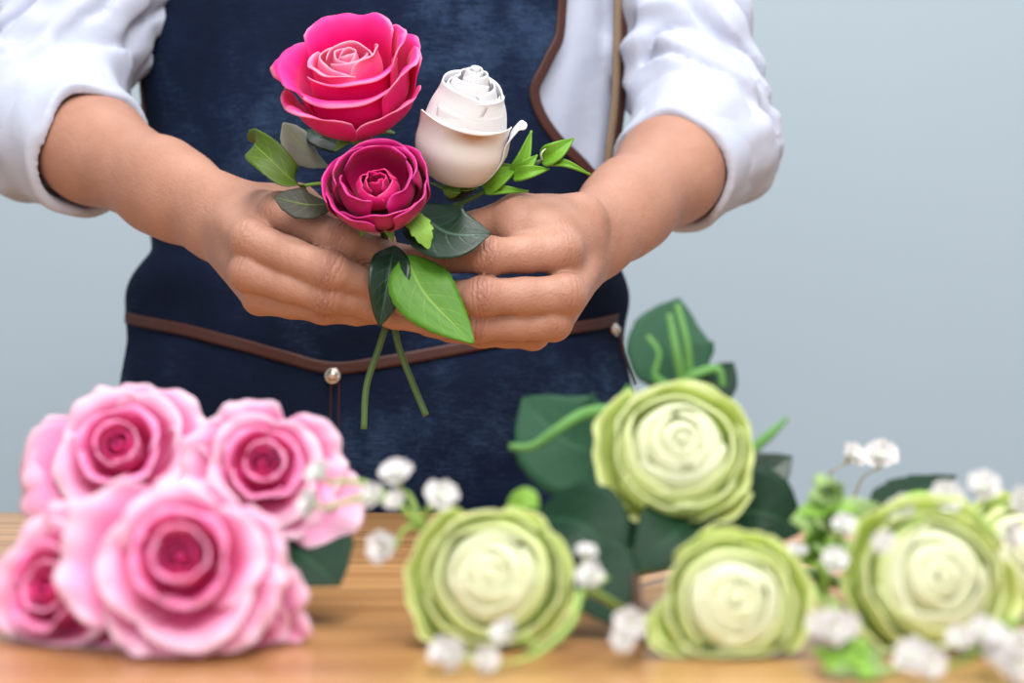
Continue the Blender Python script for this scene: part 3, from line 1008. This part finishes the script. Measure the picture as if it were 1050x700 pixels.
# tight heart
for i, (az, r_, h, w) in enumerate(((0, .11, 1.24, .22), (140, .16, 1.25, .3), (260, .22, 1.24, .36), (30, .29, 1.20, .44), (165, .36, 1.22, .5), (285, .42, 1.19, .52))):
    P_('hot_pink_heart', az, [(.05, .1), (r_ * .9, .5), (r_, .95), (r_ * .84, h)], w * 1.15, tip=.14, seed=40 + i, ruf=(.03, 1.5), slant=.08 * (-1) ** i)
P_('hot_pink_heart', -58, [(.06, .1), (.38, .5), (.50, .9), (.50, 1.10), (.58, 1.15)], .60, tip=.2, seed=47, ruf=(.03, 1.5), slant=-.08)
P_('hot_pink_heart', 60, [(.06, .1), (.36, .5), (.46, .9), (.42, 1.18), (.44, 1.30)], .46, tip=.4, seed=48, ruf=(.03, 1.5))
P_('hot_pink', 172, [(.06, .05), (.42, .35), (.58, .8), (.62, 1.15), (.74, 1.36), (.86, 1.34)], .80, tip=.24, seed=49, ruf=(.04, 2))
P_('hot_pink', 12, [(.06, .05), (.42, .3), (.58, .7), (.60, .98), (.68, 1.10), (.78, 1.07)], .84, tip=.16, seed=50, ruf=(.03, 1.5), slant=.12)
P_('hot_pink', 92, [(.06, .05), (.44, .3), (.62, .7), (.68, 1.08), (.76, 1.34), (.86, 1.36)], .46, tip=.34, seed=51, ruf=(.03, 2), ecurl=.1)
P_('hot_pink', -100, [(.06, .05), (.46, .28), (.70, .6), (.80, .95), (.98, 1.12), (1.10, 1.02)], .66, tip=.2, seed=52, ruf=(.03, 2), ecurl=.12)
P_('hot_pink', -6, [(.06, .02), (.46, .2), (.69, .5), (.71, .76), (.80, .88), (.92, .83)], .96, tip=.18, seed=53, ruf=(.03, 1.5), ecurl=.05, slant=-.08)
P_('hot_pink', 72, [(.06, .02), (.48, .2), (.74, .5), (.80, .86), (.92, 1.10), (1.02, 1.10)], .60, tip=.3, seed=54, ruf=(.03, 2), ecurl=.14)
P_('hot_pink', 118, [(.06, .02), (.50, .22), (.78, .5), (.88, .85), (.98, 1.06), (1.06, 1.02)], .60, tip=.3, seed=55, ruf=(.03, 2), ecurl=.12)
P_('hot_pink', -52, [(.06, .0), (.50, .10), (.76, .34), (.86, .60), (.98, .74), (1.10, .68)], .74, tip=.25, seed=56, ruf=(.04, 2), ecurl=.06, slant=-.15)
P_('hot_pink', 46, [(.06, .0), (.50, .1), (.76, .32), (.84, .54), (.94, .64), (1.02, .60)], .66, tip=.28, seed=57, ruf=(.04, 2), ecurl=.08, slant=.2)
calyx(rose, c + ax * -.004, ax, .018)
tube('stem', [c - ax * .01, at(372, 200, 1.2), at(392, 262, 1.205), BIND, at(390, 352, 1.193), at(376, 395, 1.19), at(373, 440, 1.188)], [.0026, .0022, .0021], M['stem'], rose, m=50)
leaf(rose, [at(338, 172, 1.2), at(312, 152, 1.192), at(290, 126, 1.188)], .030, [(.55, -.45, .75), (.5, -.6, .6), (.35, -.75, .55)], M['leaf_grey'], fold=.1, curl=.25, serr=.06, label='pale grey underside of a curled leaf', round_=1.15)
leaf(rose, [at(350, 150, 1.205), at(330, 142, 1.2), at(312, 134, 1.205)], .020, (.1, -.8, .6), M['leaf_dark'], fold=.15)
leaf(rose, [at(352, 168, 1.196), at(345, 192, 1.19), at(352, 222, 1.186)], .016, (-.4, -.9, .2), M['leaf_dark'], fold=.2)

# --- crimson rose
c = at(391, 215, 1.150)
rose = empty('crimson_rose', c, 'small deep crimson rose with a cupped dark heart, lowest in the held bouquet', 'rose', 'flowers of the held bouquet')
ax = nrm([-.06, -.80, .62])
Fm = frame_of(ax)
S = .0316
fv = Fm.T @ np.array([0, -1.0, 0]); FRONT = math.atan2(fv[1], fv[0])
for i, (az, r_, h, w) in enumerate(((0, .13, .92, .3), (125, .18, .90, .34), (245, .22, .92, .36), (180, .36, .84, .52), (55, .34, .80, .50), (-55, .36, .78, .52))):
    P_('crimson_heart', az, [(.06, .15), (r_ * 1.0, .4), (r_ * 1.12, .64), (r_ * .75, h)], w, tip=.2, seed=60 + i, ruf=(.04, 2), slant=.1 * (-1) ** i)
for i, (az, r_, h, w) in enumerate(((65, .68, 1.0, .62), (180, .66, 1.08, .7), (-60, .68, 1.0, .6), (120, .78, 1.04, .62), (-125, .78, 1.04, .64))):
    P_('crimson', az, [(.06, .05), (r_ * .8, .3), (r_ * 1.05, .62), (r_ * .96, h * .93), (r_ * 1.06, h)], w, tip=.22, seed=70 + i, ruf=(.05, 1.5), slant=.16 * (-1) ** i)
for i, (az, r_, h, w) in enumerate(((0, .84, .80, .80), (62, .92, .84, .72), (118, .95, .90, .66), (182, .92, .94, .74), (-112, .95, .86, .7), (-52, .92, .78, .74))):
    P_('crimson', az, [(.06, .0), (r_ * .72, .16), (r_ * .98, .45), (r_ * .99, h * .85), (r_ * 1.08, h)], w, tip=.22, seed=80 + i, ruf=(.05, 1.5), ecurl=.05, slant=.12 * (-1) ** i)
calyx(rose, c - ax * .003, ax, .015, droop=.5)
tube('stem', [c - ax * .008, at(396, 262, 1.196), BIND + [.003, 0, 0], at(408, 352, 1.195), at(422, 390, 1.193), at(437, 426, 1.19)], [.0026, .0021, .0021], M['stem'], rose, m=50)
leaf(rose, [at(416, 262, 1.150), at(437, 302, 1.138), at(486, 352, 1.132)], .0385, [(.15, -.95, .25), (.1, -.97, .15), (.05, -.9, .35)], M['leaf_bright'], fold=.12, curl=.12, serr=.05, label='bright green oval leaf', round_=.82, n=40, nserr=26)
leaf(rose, [at(404, 252, 1.158), at(398, 285, 1.145), at(389, 335, 1.146)], .0245, [(-.25, -.95, .1), (.15, -.95, .1), (.1, -.95, .0)], M['leaf_dark'], fold=.45, serr=.03, round_=.9, label='glossy dark leaf hanging over the fingers')
leaf(rose, [at(420, 216, 1.148), at(432, 236, 1.137), at(440, 256, 1.137)], .0150, (.3, -.9, .2), M['leaf_lime'], fold=.1, serr=.25, name='leaf', label='small light green notched leaf', nserr=5)
leaf(rose, [at(344, 208, 1.165), at(316, 210, 1.150), at(281, 202, 1.148)], .0220, [(.1, -.75, .65), (.1, -.85, .5), (.0, -.9, .4)], M['leaf_dull'], fold=.05, serr=.09, round_=1.25, label='dull grey-green leaf turned underside up')
tube('leaf_stalk', [at(352, 190, 1.18), at(330, 188, 1.178), at(312, 190, 1.175)], [.0012, .0011], M['calyx'], rose, m=12)
lp = [at(314, 196, 1.175), at(296, 182, 1.168), at(276, 162, 1.168), at(262, 148, 1.178), at(268, 143, 1.192), at(284, 146, 1.200)]
leaf(rose, lp, .0210, [(-.5, -.5, .75), (-.45, -.55, .7), (-.35, -.75, .6), (-.6, -.8, .1), (-.2, -.5, -.8), (.2, .6, -.8)], M['leaf_olive'], fold=.12, curl=-.15, serr=.05, label='olive leaf folded back on itself', n=40)

# --- white rosebud
c = at(464, 189, 1.185)
rose = empty('white_rose', c, 'white rosebud with one low wrapped petal, right of the hot pink rose', 'rose', 'flowers of the held bouquet')
ax = nrm([.20, -.46, .86])
Fm = frame_of(ax)
S = .0292
STR = 1.15
fv = Fm.T @ np.array([0, -1.0, 0]); FRONT = math.atan2(fv[1], fv[0])
for i in range(9):
    r_ = .07 + .066 * i
    h = 2.34 - .022 * i - .0042 * i * i
    P_('white', 137.5 * i, [(.06, .2), (r_ * 1.2 + .05, .8), (r_ * 1.25 + .03, 1.5), (r_ * 1.14, h - .24), (r_ * (.80 + .018 * i), h)], .26 + .085 * i, tip=.06, seed=90 + i, ruf=(.012, 1), slant=.07)
P_('white', -64, [(.06, .05), (.62, .4), (.86, .95), (.80, 1.45), (.65, 1.80), (.60, 2.02)], 1.2, tip=.2, seed=131, ruf=(.03, 1), slant=.12)
P_('white', 80, [(.06, .05), (.62, .4), (.86, .95), (.80, 1.45), (.66, 1.76), (.66, 1.90)], 1.1, tip=.22, seed=132, ruf=(.03, 1), slant=-.16)
P_('white', 180, [(.06, .05), (.62, .4), (.86, .95), (.80, 1.45), (.65, 1.85), (.61, 2.06)], 1.1, tip=.12, seed=133, ruf=(.02, 1), slant=.1)
P_('white', 10, [(.06, .03), (.64, .3), (.90, .85), (.85, 1.25), (.77, 1.50), (.84, 1.62)], 1.2, tip=.22, seed=136, ruf=(.03, 1), slant=-.30)
low_petal = P_('white', 0, [(.06, .0), (.66, .25), (.95, .72), (.93, 1.12), (.95, 1.36), (1.02, 1.44), (1.07, 1.34)], 1.35, tip=.22, seed=134, ruf=(.02, 1), slant=.14)
P_('white', 88, [(.06, .0), (.66, .25), (.96, .75), (.98, 1.15), (1.12, 1.44), (1.26, 1.42)], .42, tip=.35, seed=135, ruf=(.02, 1), ecurl=.1)
# the tan stain lies inside the low petal's rim
m, nt, b, tl = new_mat('tan_stained_white', .55, .3, trans=.2)
uv, u, v = uv_split(nt)
st = mathn(nt, 'MULTIPLY', mathn(nt, 'SUBTRACT', 1.0, mathn(nt, 'MINIMUM', mathn(nt, 'MULTIPLY', mathn(nt, 'ABSOLUTE', mathn(nt, 'SUBTRACT', v, .66)), 7.0), 1.0)),
           mathn(nt, 'SUBTRACT', 1.0, mathn(nt, 'MINIMUM', mathn(nt, 'MULTIPLY', mathn(nt, 'ABSOLUTE', mathn(nt, 'SUBTRACT', u, .60)), 4.2), 1.0)))
wv = noise(nt, 6, 3, vec=uv)
setcol(nt, b, tl, mix(nt, mathn(nt, 'MULTIPLY', st, mathn(nt, 'ADD', wv, 0.9)), lin(246, 240, 238), lin(206, 166, 138)))
low_petal.data.materials[0] = m
calyx(rose, c - ax * .001, ax, .014, droop=-.2)
tube('stem', [c - ax * .006, at(440, 235, 1.2), at(412, 280, 1.204), BIND + [.0, .004, 0], at(404, 350, 1.2), at(405, 380, 1.2)], [.0026, .0021, .0019], M['stem'], rose, m=46)
leaf(rose, [at(424, 212, 1.176), at(458, 238, 1.142), at(503, 240, 1.137)], .040, [(.1, -.85, .5), (.0, -.92, .35), (-.05, -.9, .4)], M['leaf_dark'], fold=.12, serr=.05, round_=.78, label='broad dark green leaf', n=36)
leaf(rose, [at(458, 204, 1.195), at(478, 192, 1.188), at(499, 178, 1.19)], .012, (.2, -.9, .4), M['leaf_dull'], fold=.1)
leaf(rose, [at(352, 170, 1.2), at(346, 196, 1.196), at(344, 216, 1.2)], .012, (-.3, -.9, .2), M['leaf_dark'])
bpy.data.objects.remove(rose.children[-1])

# --- light green sprig
r0 = at(452, 220, 1.197)
sp_ = empty('leafy_sprig', r0, 'light green sprig with narrow pointed buds, sticking out right of the white rosebud', 'sprig', 'flowers of the held bouquet')
tube('stem', [BIND + [.003, .003, 0], at(430, 255, 1.2), r0, at(486, 202, 1.188), at(500, 194, 1.182), at(528, 178, 1.178), at(558, 163, 1.176)], [.0018, .0016, .0012], M['stem'], sp_, m=40)
def spike(pts, w, curl=.0, mat='leaf_sprig'):
    leaf(sp_, pts, w, (.1, -.95, .3), M[mat], fold=.55, curl=curl, serr=0, n=22, na=9, thick=.0012, round_=.62, name='leaf')
spike([at(497, 195, 1.182), at(512, 182, 1.174), at(530, 172, 1.176)], .0135)
spike([at(499, 192, 1.184), at(514, 176, 1.18), at(530, 171, 1.18)], .010)
spike([at(527, 181, 1.178), at(536, 164, 1.172), at(545, 134, 1.176)], .0095)
spike([at(528, 180, 1.176), at(540, 170, 1.170), at(551, 159, 1.172)], .0085)
spike([at(527, 182, 1.175), at(542, 177, 1.168), at(563, 173, 1.172)], .0095)
spike([at(556, 165, 1.176), at(570, 156, 1.170), at(588, 142, 1.174)], .0130)
spike([at(557, 164, 1.178), at(572, 154, 1.177), at(588, 142, 1.176)], .0100)
spike([at(559, 167, 1.175), at(580, 168, 1.170), at(606, 179, 1.172)], .0052)
spike([at(497, 197, 1.18), at(515, 195, 1.174), at(542, 196, 1.176)], .0062)
tube('tendril', [at(556, 164, 1.174), at(555, 158, 1.17), at(559, 153, 1.17), at(563, 152, 1.171)], [.0007, .0004], M['blossom_white'], sp_, m=14)
# ------------------------------------------------------------------ pink roses on the table
def pink_rings():
    return [
        dict(n=2, prof=[(.03, .1), (.08, .36), (.09, .54), (.05, .64)], hw=.16, mat='deep_pink', tip=.1, nu=9, nv=10),
        dict(n=3, prof=[(.05, .08), (.17, .30), (.20, .5), (.17, .66)], hw=.26, mat='deep_pink', tip=.15, nu=9, nv=10, ruf=(.02, 2)),
        dict(n=3, prof=[(.05, .06), (.24, .24), (.28, .5), (.27, .66), (.31, .71)], hw=.36, mat='mid_pink', tip=.2, nu=13, nv=12, ruf=(.03, 1.5), jit=.3),
        dict(n=4, prof=[(.05, .04), (.36, .16), (.45, .4), (.48, .58), (.58, .62)], hw=.50, mat='mid_pink', tip=.2, ruf=(.05, 1.5), nu=15, jit=.2),
        dict(n=4, prof=[(.05, .02), (.45, .08), (.62, .24), (.74, .40), (.92, .42)], hw=.66, mat='pale_pink', tip=.2, ruf=(.06, 1.6), nu=19, nv=16, jit=.25),
        dict(n=5, prof=[(.05, .0), (.5, .0), (.82, .08), (1.04, .20), (1.22, .15)], hw=.80, mat='pale_pink', tip=.22, ruf=(.105, 2.1), nu=23, nv=16, notch=.05, jit=.25, sj=.07),
    ]
JOIN_L = np.array([-.135, 1.04, TABLE_Z + .006])
def pink_rose(px, py, d, r_px, axis, label, seed, rings=None, roll=0.0):
    s = r_px / FPX * d / 1.12
    ax = nrm(axis)
    face = at(px, py, d)
    c = face - ax * s * .62
    t = empty('pink_rose', c, label, 'rose', 'pink roses lying on the table')
    bloom(t, c, ax, s, rings or pink_rings(), seed, roll, thick=.0006)
    calyx(t, c, ax, s * .4)
    mid = c - ax * s * .9
    tube('stem', [c - ax * s * .15, mid, (mid + JOIN_L) / 2 + np.array([0, .01, -.004]), JOIN_L + rng.normal(size=3) * [.008, .005, 0]], [.0026, .0024], M['stem'], t, m=24)
    return t
rA = pink_rose(120, 455, .840, 88, (-.10, -.86, .42), 'pink rose at the upper left of the table bunch, tilted up', 1, roll=.3)
rB = pink_rose(270, 474, .830, 76, (.12, -.92, .30), 'pink rose at the upper right of the bunch, beside the white sprig', 2, roll=.8)
rC = pink_rose(184, 569, .722, 109, (.0, -.93, .34), 'largest pink rose, front and middle of the bunch on the table', 3, roll=.1)
rD = pink_rose(46, 602, .758, 96, (-.42, -.85, .22), 'pink rose at the far left edge of the picture, turned left', 4, roll=.5)
rE = pink_rose(240, 640, .745, 84, (.26, -.92, -.10), 'half-hidden pink rose low under the largest one, on the tabletop', 5, roll=1.2)
# one long petal of the right-hand rose, lying out to the right, and one of the left-hand rose
D_ = M['leaf_deep']
def long_petal(root, px, py, d, axis, r_px, toward, prof, hw, seed):
    """one big outer petal of a rose that lies out in a direction of its own"""
    s = r_px / FPX * d / 1.12
    ax = nrm(axis); Fm = frame_of(ax)
    c = at(px, py, d) - ax * s * .62
    l = Fm.T @ np.asarray(toward, float)
    add_petal(root, c, Fm, s, M['pale_pink'], .0006, prof=prof, hw=hw, phi=math.atan2(l[1], l[0]), ruf=(.08, 1.4), seed=seed, nu=21, nv=18, tip=.2)
long_petal(rA, 120, 455, .840, (-.10, -.86, .42), 88, (-1, 0, -.28), [(.05, .0), (.5, .1), (.95, .22), (1.3, .18), (1.52, .02)], .80, 301)
long_petal(rB, 270, 474, .830, (.12, -.92, .30), 80, (1, 0, -.62), [(.05, .0), (.5, .05), (.95, .2), (1.3, .2), (1.62, .12)], .70, 302)
leaf(rB, [at(278, 545, .85), at(314, 572, .83), at(348, 600, .815)], .050, (.2, -.75, .65), D_, fold=.1, label='dark green leaf on the tabletop')
leaf(rA, [at(135, 432, .87), at(126, 414, .87), at(117, 402, .87)], .006, (0, -1, .2), M['leaf_dull'], serr=0)

# ------------------------------------------------------------------ pale green ranunculus
def green_rings(k=1.0):
    return [
        dict(n=2, prof=[(.04, .3), (.14, .6), (.13, .86), (.012, .965)], hw=.30, mat='lime_heart', tip=.1, nu=9, nv=10),
        dict(n=2, prof=[(.05, .25), (.28, .55), (.30, .82), (.14, .955)], hw=.52, mat='lime_heart', tip=.14, nu=13, nv=12, ruf=(.015, 1.5), jit=.4),
        dict(n=3, prof=[(.05, .2), (.42, .42), (.47, .72), (.30, .915)], hw=.62, mat='lime_heart', tip=.16, nu=15, nv=12, ruf=(.02, 1.5), jit=.3),
        dict(n=3, prof=[(.05, .15), (.54, .32), (.62, .62), (.46, .85)], hw=.80, mat='lime_heart', tip=.18, nu=17, nv=12, ruf=(.02, 1.5), jit=.3),
        dict(n=3, prof=[(.06, .1), (.64, .22), (.76, .52), (.64, .77)], hw=.96, mat='lime_mid', tip=.2, nu=19, nv=14, ruf=(.03, 1.5), jit=.35, sj=.06),
        dict(n=4, prof=[(.06, .03), (.72, .10), (.91, .40), (.88, .64), (.90, .70)], hw=.92, mat='lime_mid', tip=.2, nu=19, nv=14, ruf=(.045, 2), jit=.3, sj=.06),
        dict(n=4, prof=[(.06, -.04), (.74, .0), (1.0, .22), (1.06, .44), (1.12, .54)], hw=.98, mat='lime_outer', tip=.2, nu=21, nv=14, ruf=(.06, 2.2), jit=.3, sj=.06),
    ]
JOIN_R = np.array([.122, 1.06, TABLE_Z + .006])
def ranunculus(px, py, d, r_px, axis, label, seed, roll=0.0):
    s = r_px / FPX * d / 1.1
    ax = nrm(axis)
    face = at(px, py, d)
    c = face - ax * s * .55
    t = empty('green_ranunculus', c, label, 'flower', 'pale green ranunculus lying on the table')
    bloom(t, c, ax, s, green_rings(), seed, roll, thick=.0006)
    calyx(t, c - ax * s * .05, ax, s * .5, length=1.1)
    mid = c - ax * s * 1.0
    tube('stem', [c - ax * s * .25, mid, (mid + JOIN_R) / 2 + np.array([0, .01, -.002]), JOIN_R + rng.normal(size=3) * [.008, .005, 0]], [.0026, .0024], M['stem'], t, m=24)
    return t
gF = ranunculus(505, 592, .755, 84, (-.10, -.93, .30), 'pale green ranunculus alone at the left, on bare tabletop', 11, .2)
gG = ranunculus(696, 460, .820, 84, (.02, -.90, .40), 'highest pale green ranunculus, raised over dark leaves', 12, .7)
gH = ranunculus(750, 618, .735, 82, (.02, -.93, .26), 'pale green ranunculus directly below the highest one', 13, 1.1)
gI = ranunculus(958, 594, .745, 92, (.06, -.94, .28), 'large pale green ranunculus at the right, behind white blossoms', 14, .4)
gJ = ranunculus(1044, 566, .830, 66, (.35, -.85, .35), 'pale green ranunculus cut off by the right edge of the picture', 15, .9)

D_ = M['leaf_deep']
leaf(gG, [at(702, 400, .86), at(686, 352, .865), at(696, 306, .875)], .040, (.05, -.95, .3), M['leaf_mint'], fold=.1, round_=.75, label='upright dull green leaf behind the head')
leaf(gG, [at(706, 410, .87), at(735, 392, .872), at(752, 372, .878)], .020, (.1, -.9, .3), D_, fold=.1)
leaf(gG, [at(640, 470, .865), at(580, 452, .86), at(536, 408, .865)], .050, [(-.1, -.9, .4), (-.1, -.9, .35), (0, -.95, .3)], M['leaf_mint'], fold=.1, round_=.85, label='broad dull green leaf reaching left')
leaf(gG, [at(640, 440, .87), at(590, 470, .87), at(600, 520, .87)], .042, (-.1, -.95, .2), D_, fold=.1)
leaf(gG, [at(742, 500, .86), at(778, 490, .86), at(812, 468, .865)], .026, (.2, -.85, .4), M['leaf_dark'], fold=.15)
leaf(gG, [at(730, 520, .83), at(690, 548, .80), at(648, 584, .79)], .034, (-.1, -.85, .5), D_, fold=.12)
leaf(gG, [at(700, 530, .85), at(640, 520, .86), at(600, 505, .86)], .036, (0, -.95, .25), D_, fold=.1)
leaf(gG, [at(730, 530, .86), at(780, 525, .85), at(822, 545, .85)], .042, (0, -.9, .35), D_, fold=.1)
leaf(gF, [at(548, 530, .82), at(600, 540, .80), at(634, 588, .79)], .040, (.1, -.85, .5), D_, fold=.15, round_=.8, label='long dark leaf behind the head')
leaf(gF, [at(560, 580, .80), at(608, 596, .785), at(628, 640, .775)], .044, (.1, -.8, .55), D_, fold=.15)
leaf(gF, [at(520, 522, .79), at(540, 512, .785), at(552, 522, .785)], .010, (0, -.9, .4), M['leaf_lime'], fold=.1)
leaf(gI, [at(890, 530, .84), at(930, 508, .85), at(980, 488, .86)], .020, (-.1, -.75, .65), D_, fold=.15, label='dark serrated leaf behind the head', serr=.12)
leaf(gI, [at(905, 535, .83), at(940, 515, .84), at(962, 505, .85)], .012, (0, -.8, .6), M['leaf_lime'], fold=.1)
for pts, r in (([at(634, 420, .845), at(600, 424, .84), at(572, 440, .835), at(545, 458, .835), at(522, 458, .835)], [.0040, .0030, .0022]),
               ([at(690, 400, .85), at(672, 385, .845), at(676, 362, .845), at(664, 344, .845)], [.0034, .0022, .0018]),
               ([at(700, 395, .85), at(694, 362, .845), at(686, 322, .848)], [.0034, .0026, .0018]),
               ([at(708, 392, .85), at(704, 350, .846), at(694, 312, .85)], [.0030, .0022, .0018]),
               ([at(690, 398, .85), at(712, 384, .845), at(736, 378, .845), at(742, 396, .845)], [.0030, .0026, .0018]),
               ([at(640, 440, .84), at(632, 420, .84), at(646, 396, .84)], [.0030, .0026, .0018]),
               ([at(770, 462, .83), at(790, 445, .83), at(808, 428, .832)], [.0032, .0028, .0010])):
    tube('tendril', pts, [q * .75 for q in r], M['tendril'], gG, n=8, m=26, flat=.5)

# ------------------------------------------------------------------ baby's breath
BBG = "baby's breath sprigs among the table flowers"
def Z(px, py, d): return at(px, py, d)
root = np.array([.01, .90, TABLE_Z + .004])
n1 = [at(470, 565, .80), at(432, 540, .785), at(412, 520, .78)]
sprig('babys_breath', root, n1,
      [(at(327, 485, .775), 2, 1.15), (at(319, 516, .765), 2, 1.25), (at(383, 508, .775), 2, 1.1), (at(407, 487, .785), 1, 1.45), (at(405, 514, .775), 2, .9),
       (at(452, 510, .775), 1, 1.5), (at(393, 561, .77), 1, 1.4)], "baby's breath sprig between the pink roses and the left ranunculus", BBG, seed=1)
root = np.array([.055, .80, TABLE_Z + .003])
n2 = [at(602, 606, .735), at(585, 640, .715), at(548, 672, .705), at(500, 690, .700)]
sprig('babys_breath', root, n2,
      [(at(601, 567, .74), 0, .9), (at(606, 590, .73), 0, 1.15), (at(519, 648, .698), 2, 1.1), (at(454, 668, .697), 3, 1.15), (at(467, 689, .694), 3, 1.2), (at(499, 692, .693), 3, 1.0)],
      "baby's breath sprig curving in front of the left ranunculus", BBG, seed=2, r=.0013)
root = np.array([.175, .98, TABLE_Z + .003])
n3 = [at(858, 560, .92), at(872, 520, .90)]
sprig('babys_breath', root, n3, [(at(874, 467, .88), 1, 1.25), (at(904, 468, .88), 1, 1.6)], 'two white blossoms on thin beige stalks standing against the wall', BBG, 'stem_beige', seed=3, r=.0007)
root = np.array([.215, .93, TABLE_Z + .003])
n4 = [at(930, 560, .83), at(968, 530, .78), at(1010, 525, .775)]
sprig('babys_breath', root, n4,
      [(at(926, 523, .76), 1, 1.25), (at(970, 511, .76), 1, 1.4), (at(1008, 500, .765), 2, 1.4), (at(1048, 516, .765), 2, 1.4), (at(906, 556, .705), 1, .9), (at(1036, 548, .72), 2, 1.1)],
      "baby's breath sprig arching over the large right ranunculus", BBG, seed=4)
root = np.array([.10, .84, TABLE_Z + .003])
n5 = [at(838, 610, .77), at(846, 590, .75), at(852, 560, .76)]
sprig('babys_breath', root, n5, [(at(856, 575, .745), 1, 1.1), (at(866, 540, .755), 2, 1.1), (at(816, 569, .78), 0, 1.2), (at(853, 643, .690), 0, 1.3), (at(842, 640, .692), 0, 1.1), (at(868, 640, .692), 0, 1.1)],
      "baby's breath sprig between the two right ranunculus", BBG, seed=5)
root = np.array([.215, .80, TABLE_Z + .003])
n6 = [at(1030, 640, .725), at(1005, 668, .69), at(960, 690, .685)]
sprig('babys_breath', root, n6,
      [(at(936, 677, .680), 2, 1.4), (at(954, 694, .676), 2, 1.2), (at(984, 655, .680), 1, 1.0), (at(1008, 648, .680), 1, 1.2), (at(1022, 655, .682), 1, 1.1), (at(1016, 668, .680), 1, .9), (at(1036, 684, .674), 1, 1.3), (at(1046, 660, .70), 0, 1.1), (at(1044, 696, .672), 1, 1.2)],
      "baby's breath sprig at the front right corner of the picture", BBG, seed=6)
root = np.array([.052, .79, TABLE_Z + .003])
n7 = [at(650, 590, .76), at(656, 628, .735)]
sprig('babys_breath', root, n7, [(at(646, 640, .715), 1, 1.3), (at(640, 655, .712), 1, 1.0)], 'pale blossom with a thin dark brown twig, left of the lower ranunculus', BBG, 'stem_brown', seed=7, r=.0016,
      main=[root, at(651, 592, .76), at(655, 625, .735), at(661, 662, .722)])

# ------------------------------------------------------------------ leafy filler greens
def greens(root, stem, spots, size, label, seed):
    r_ = np.random.default_rng(seed)
    t = empty('leafy_sprig', root, label, 'sprig', 'light green filler sprigs on the table')
    tube('stem', stem, [.0018, .0012], M['tendril'], t, m=30)
    C = catmull(stem, 40)
    for px, py, d in spots:
        p = at(px, py, d)
        a = C[np.argmin(np.linalg.norm(C - p, axis=1))]
        dr = nrm(p - a + r_.normal(size=3) * .002)
        tip = p + dr * size * .5
        leaf(t, [a, p - dr * size * .2, tip], size * r_.uniform(.55, .8), nrm([r_.normal() * .4, -.8, .5 + r_.normal() * .3]), M['leaf_spring' if r_.random() < .6 else 'leaf_lime'], fold=.2, curl=.3, serr=0, n=12, na=7)
    return t
greens(at(838, 610, .80), [at(838, 612, .80), at(842, 570, .80), at(850, 530, .80), at(850, 492, .80)],
       [(848, 494, .795), (858, 505, .795), (840, 508, .795), (864, 520, .795), (832, 522, .795), (852, 522, .79), (822, 535, .79), (842, 538, .79), (868, 540, .795), (830, 550, .79), (856, 552, .79), (846, 565, .785), (826, 566, .79), (866, 562, .79),
        (836, 580, .785), (850, 590, .78), (842, 600, .78), (878, 530, .80), (884, 520, .80)],
       .014, 'light green leafy sprig standing between the two right ranunculus', 3)
greens(np.array([.128, .76, TABLE_Z + .003]), [np.array([.128, .76, TABLE_Z + .003]), at(872, 655, .71), at(880, 680, .69), at(905, 692, .683)],
       [(850, 672, .690), (858, 684, .686), (872, 668, .692), (882, 682, .685), (895, 676, .686), (908, 688, .682), (892, 694, .680), (868, 690, .684)],
       .014, 'light green leaves at the front edge below the right ranunculus', 4)
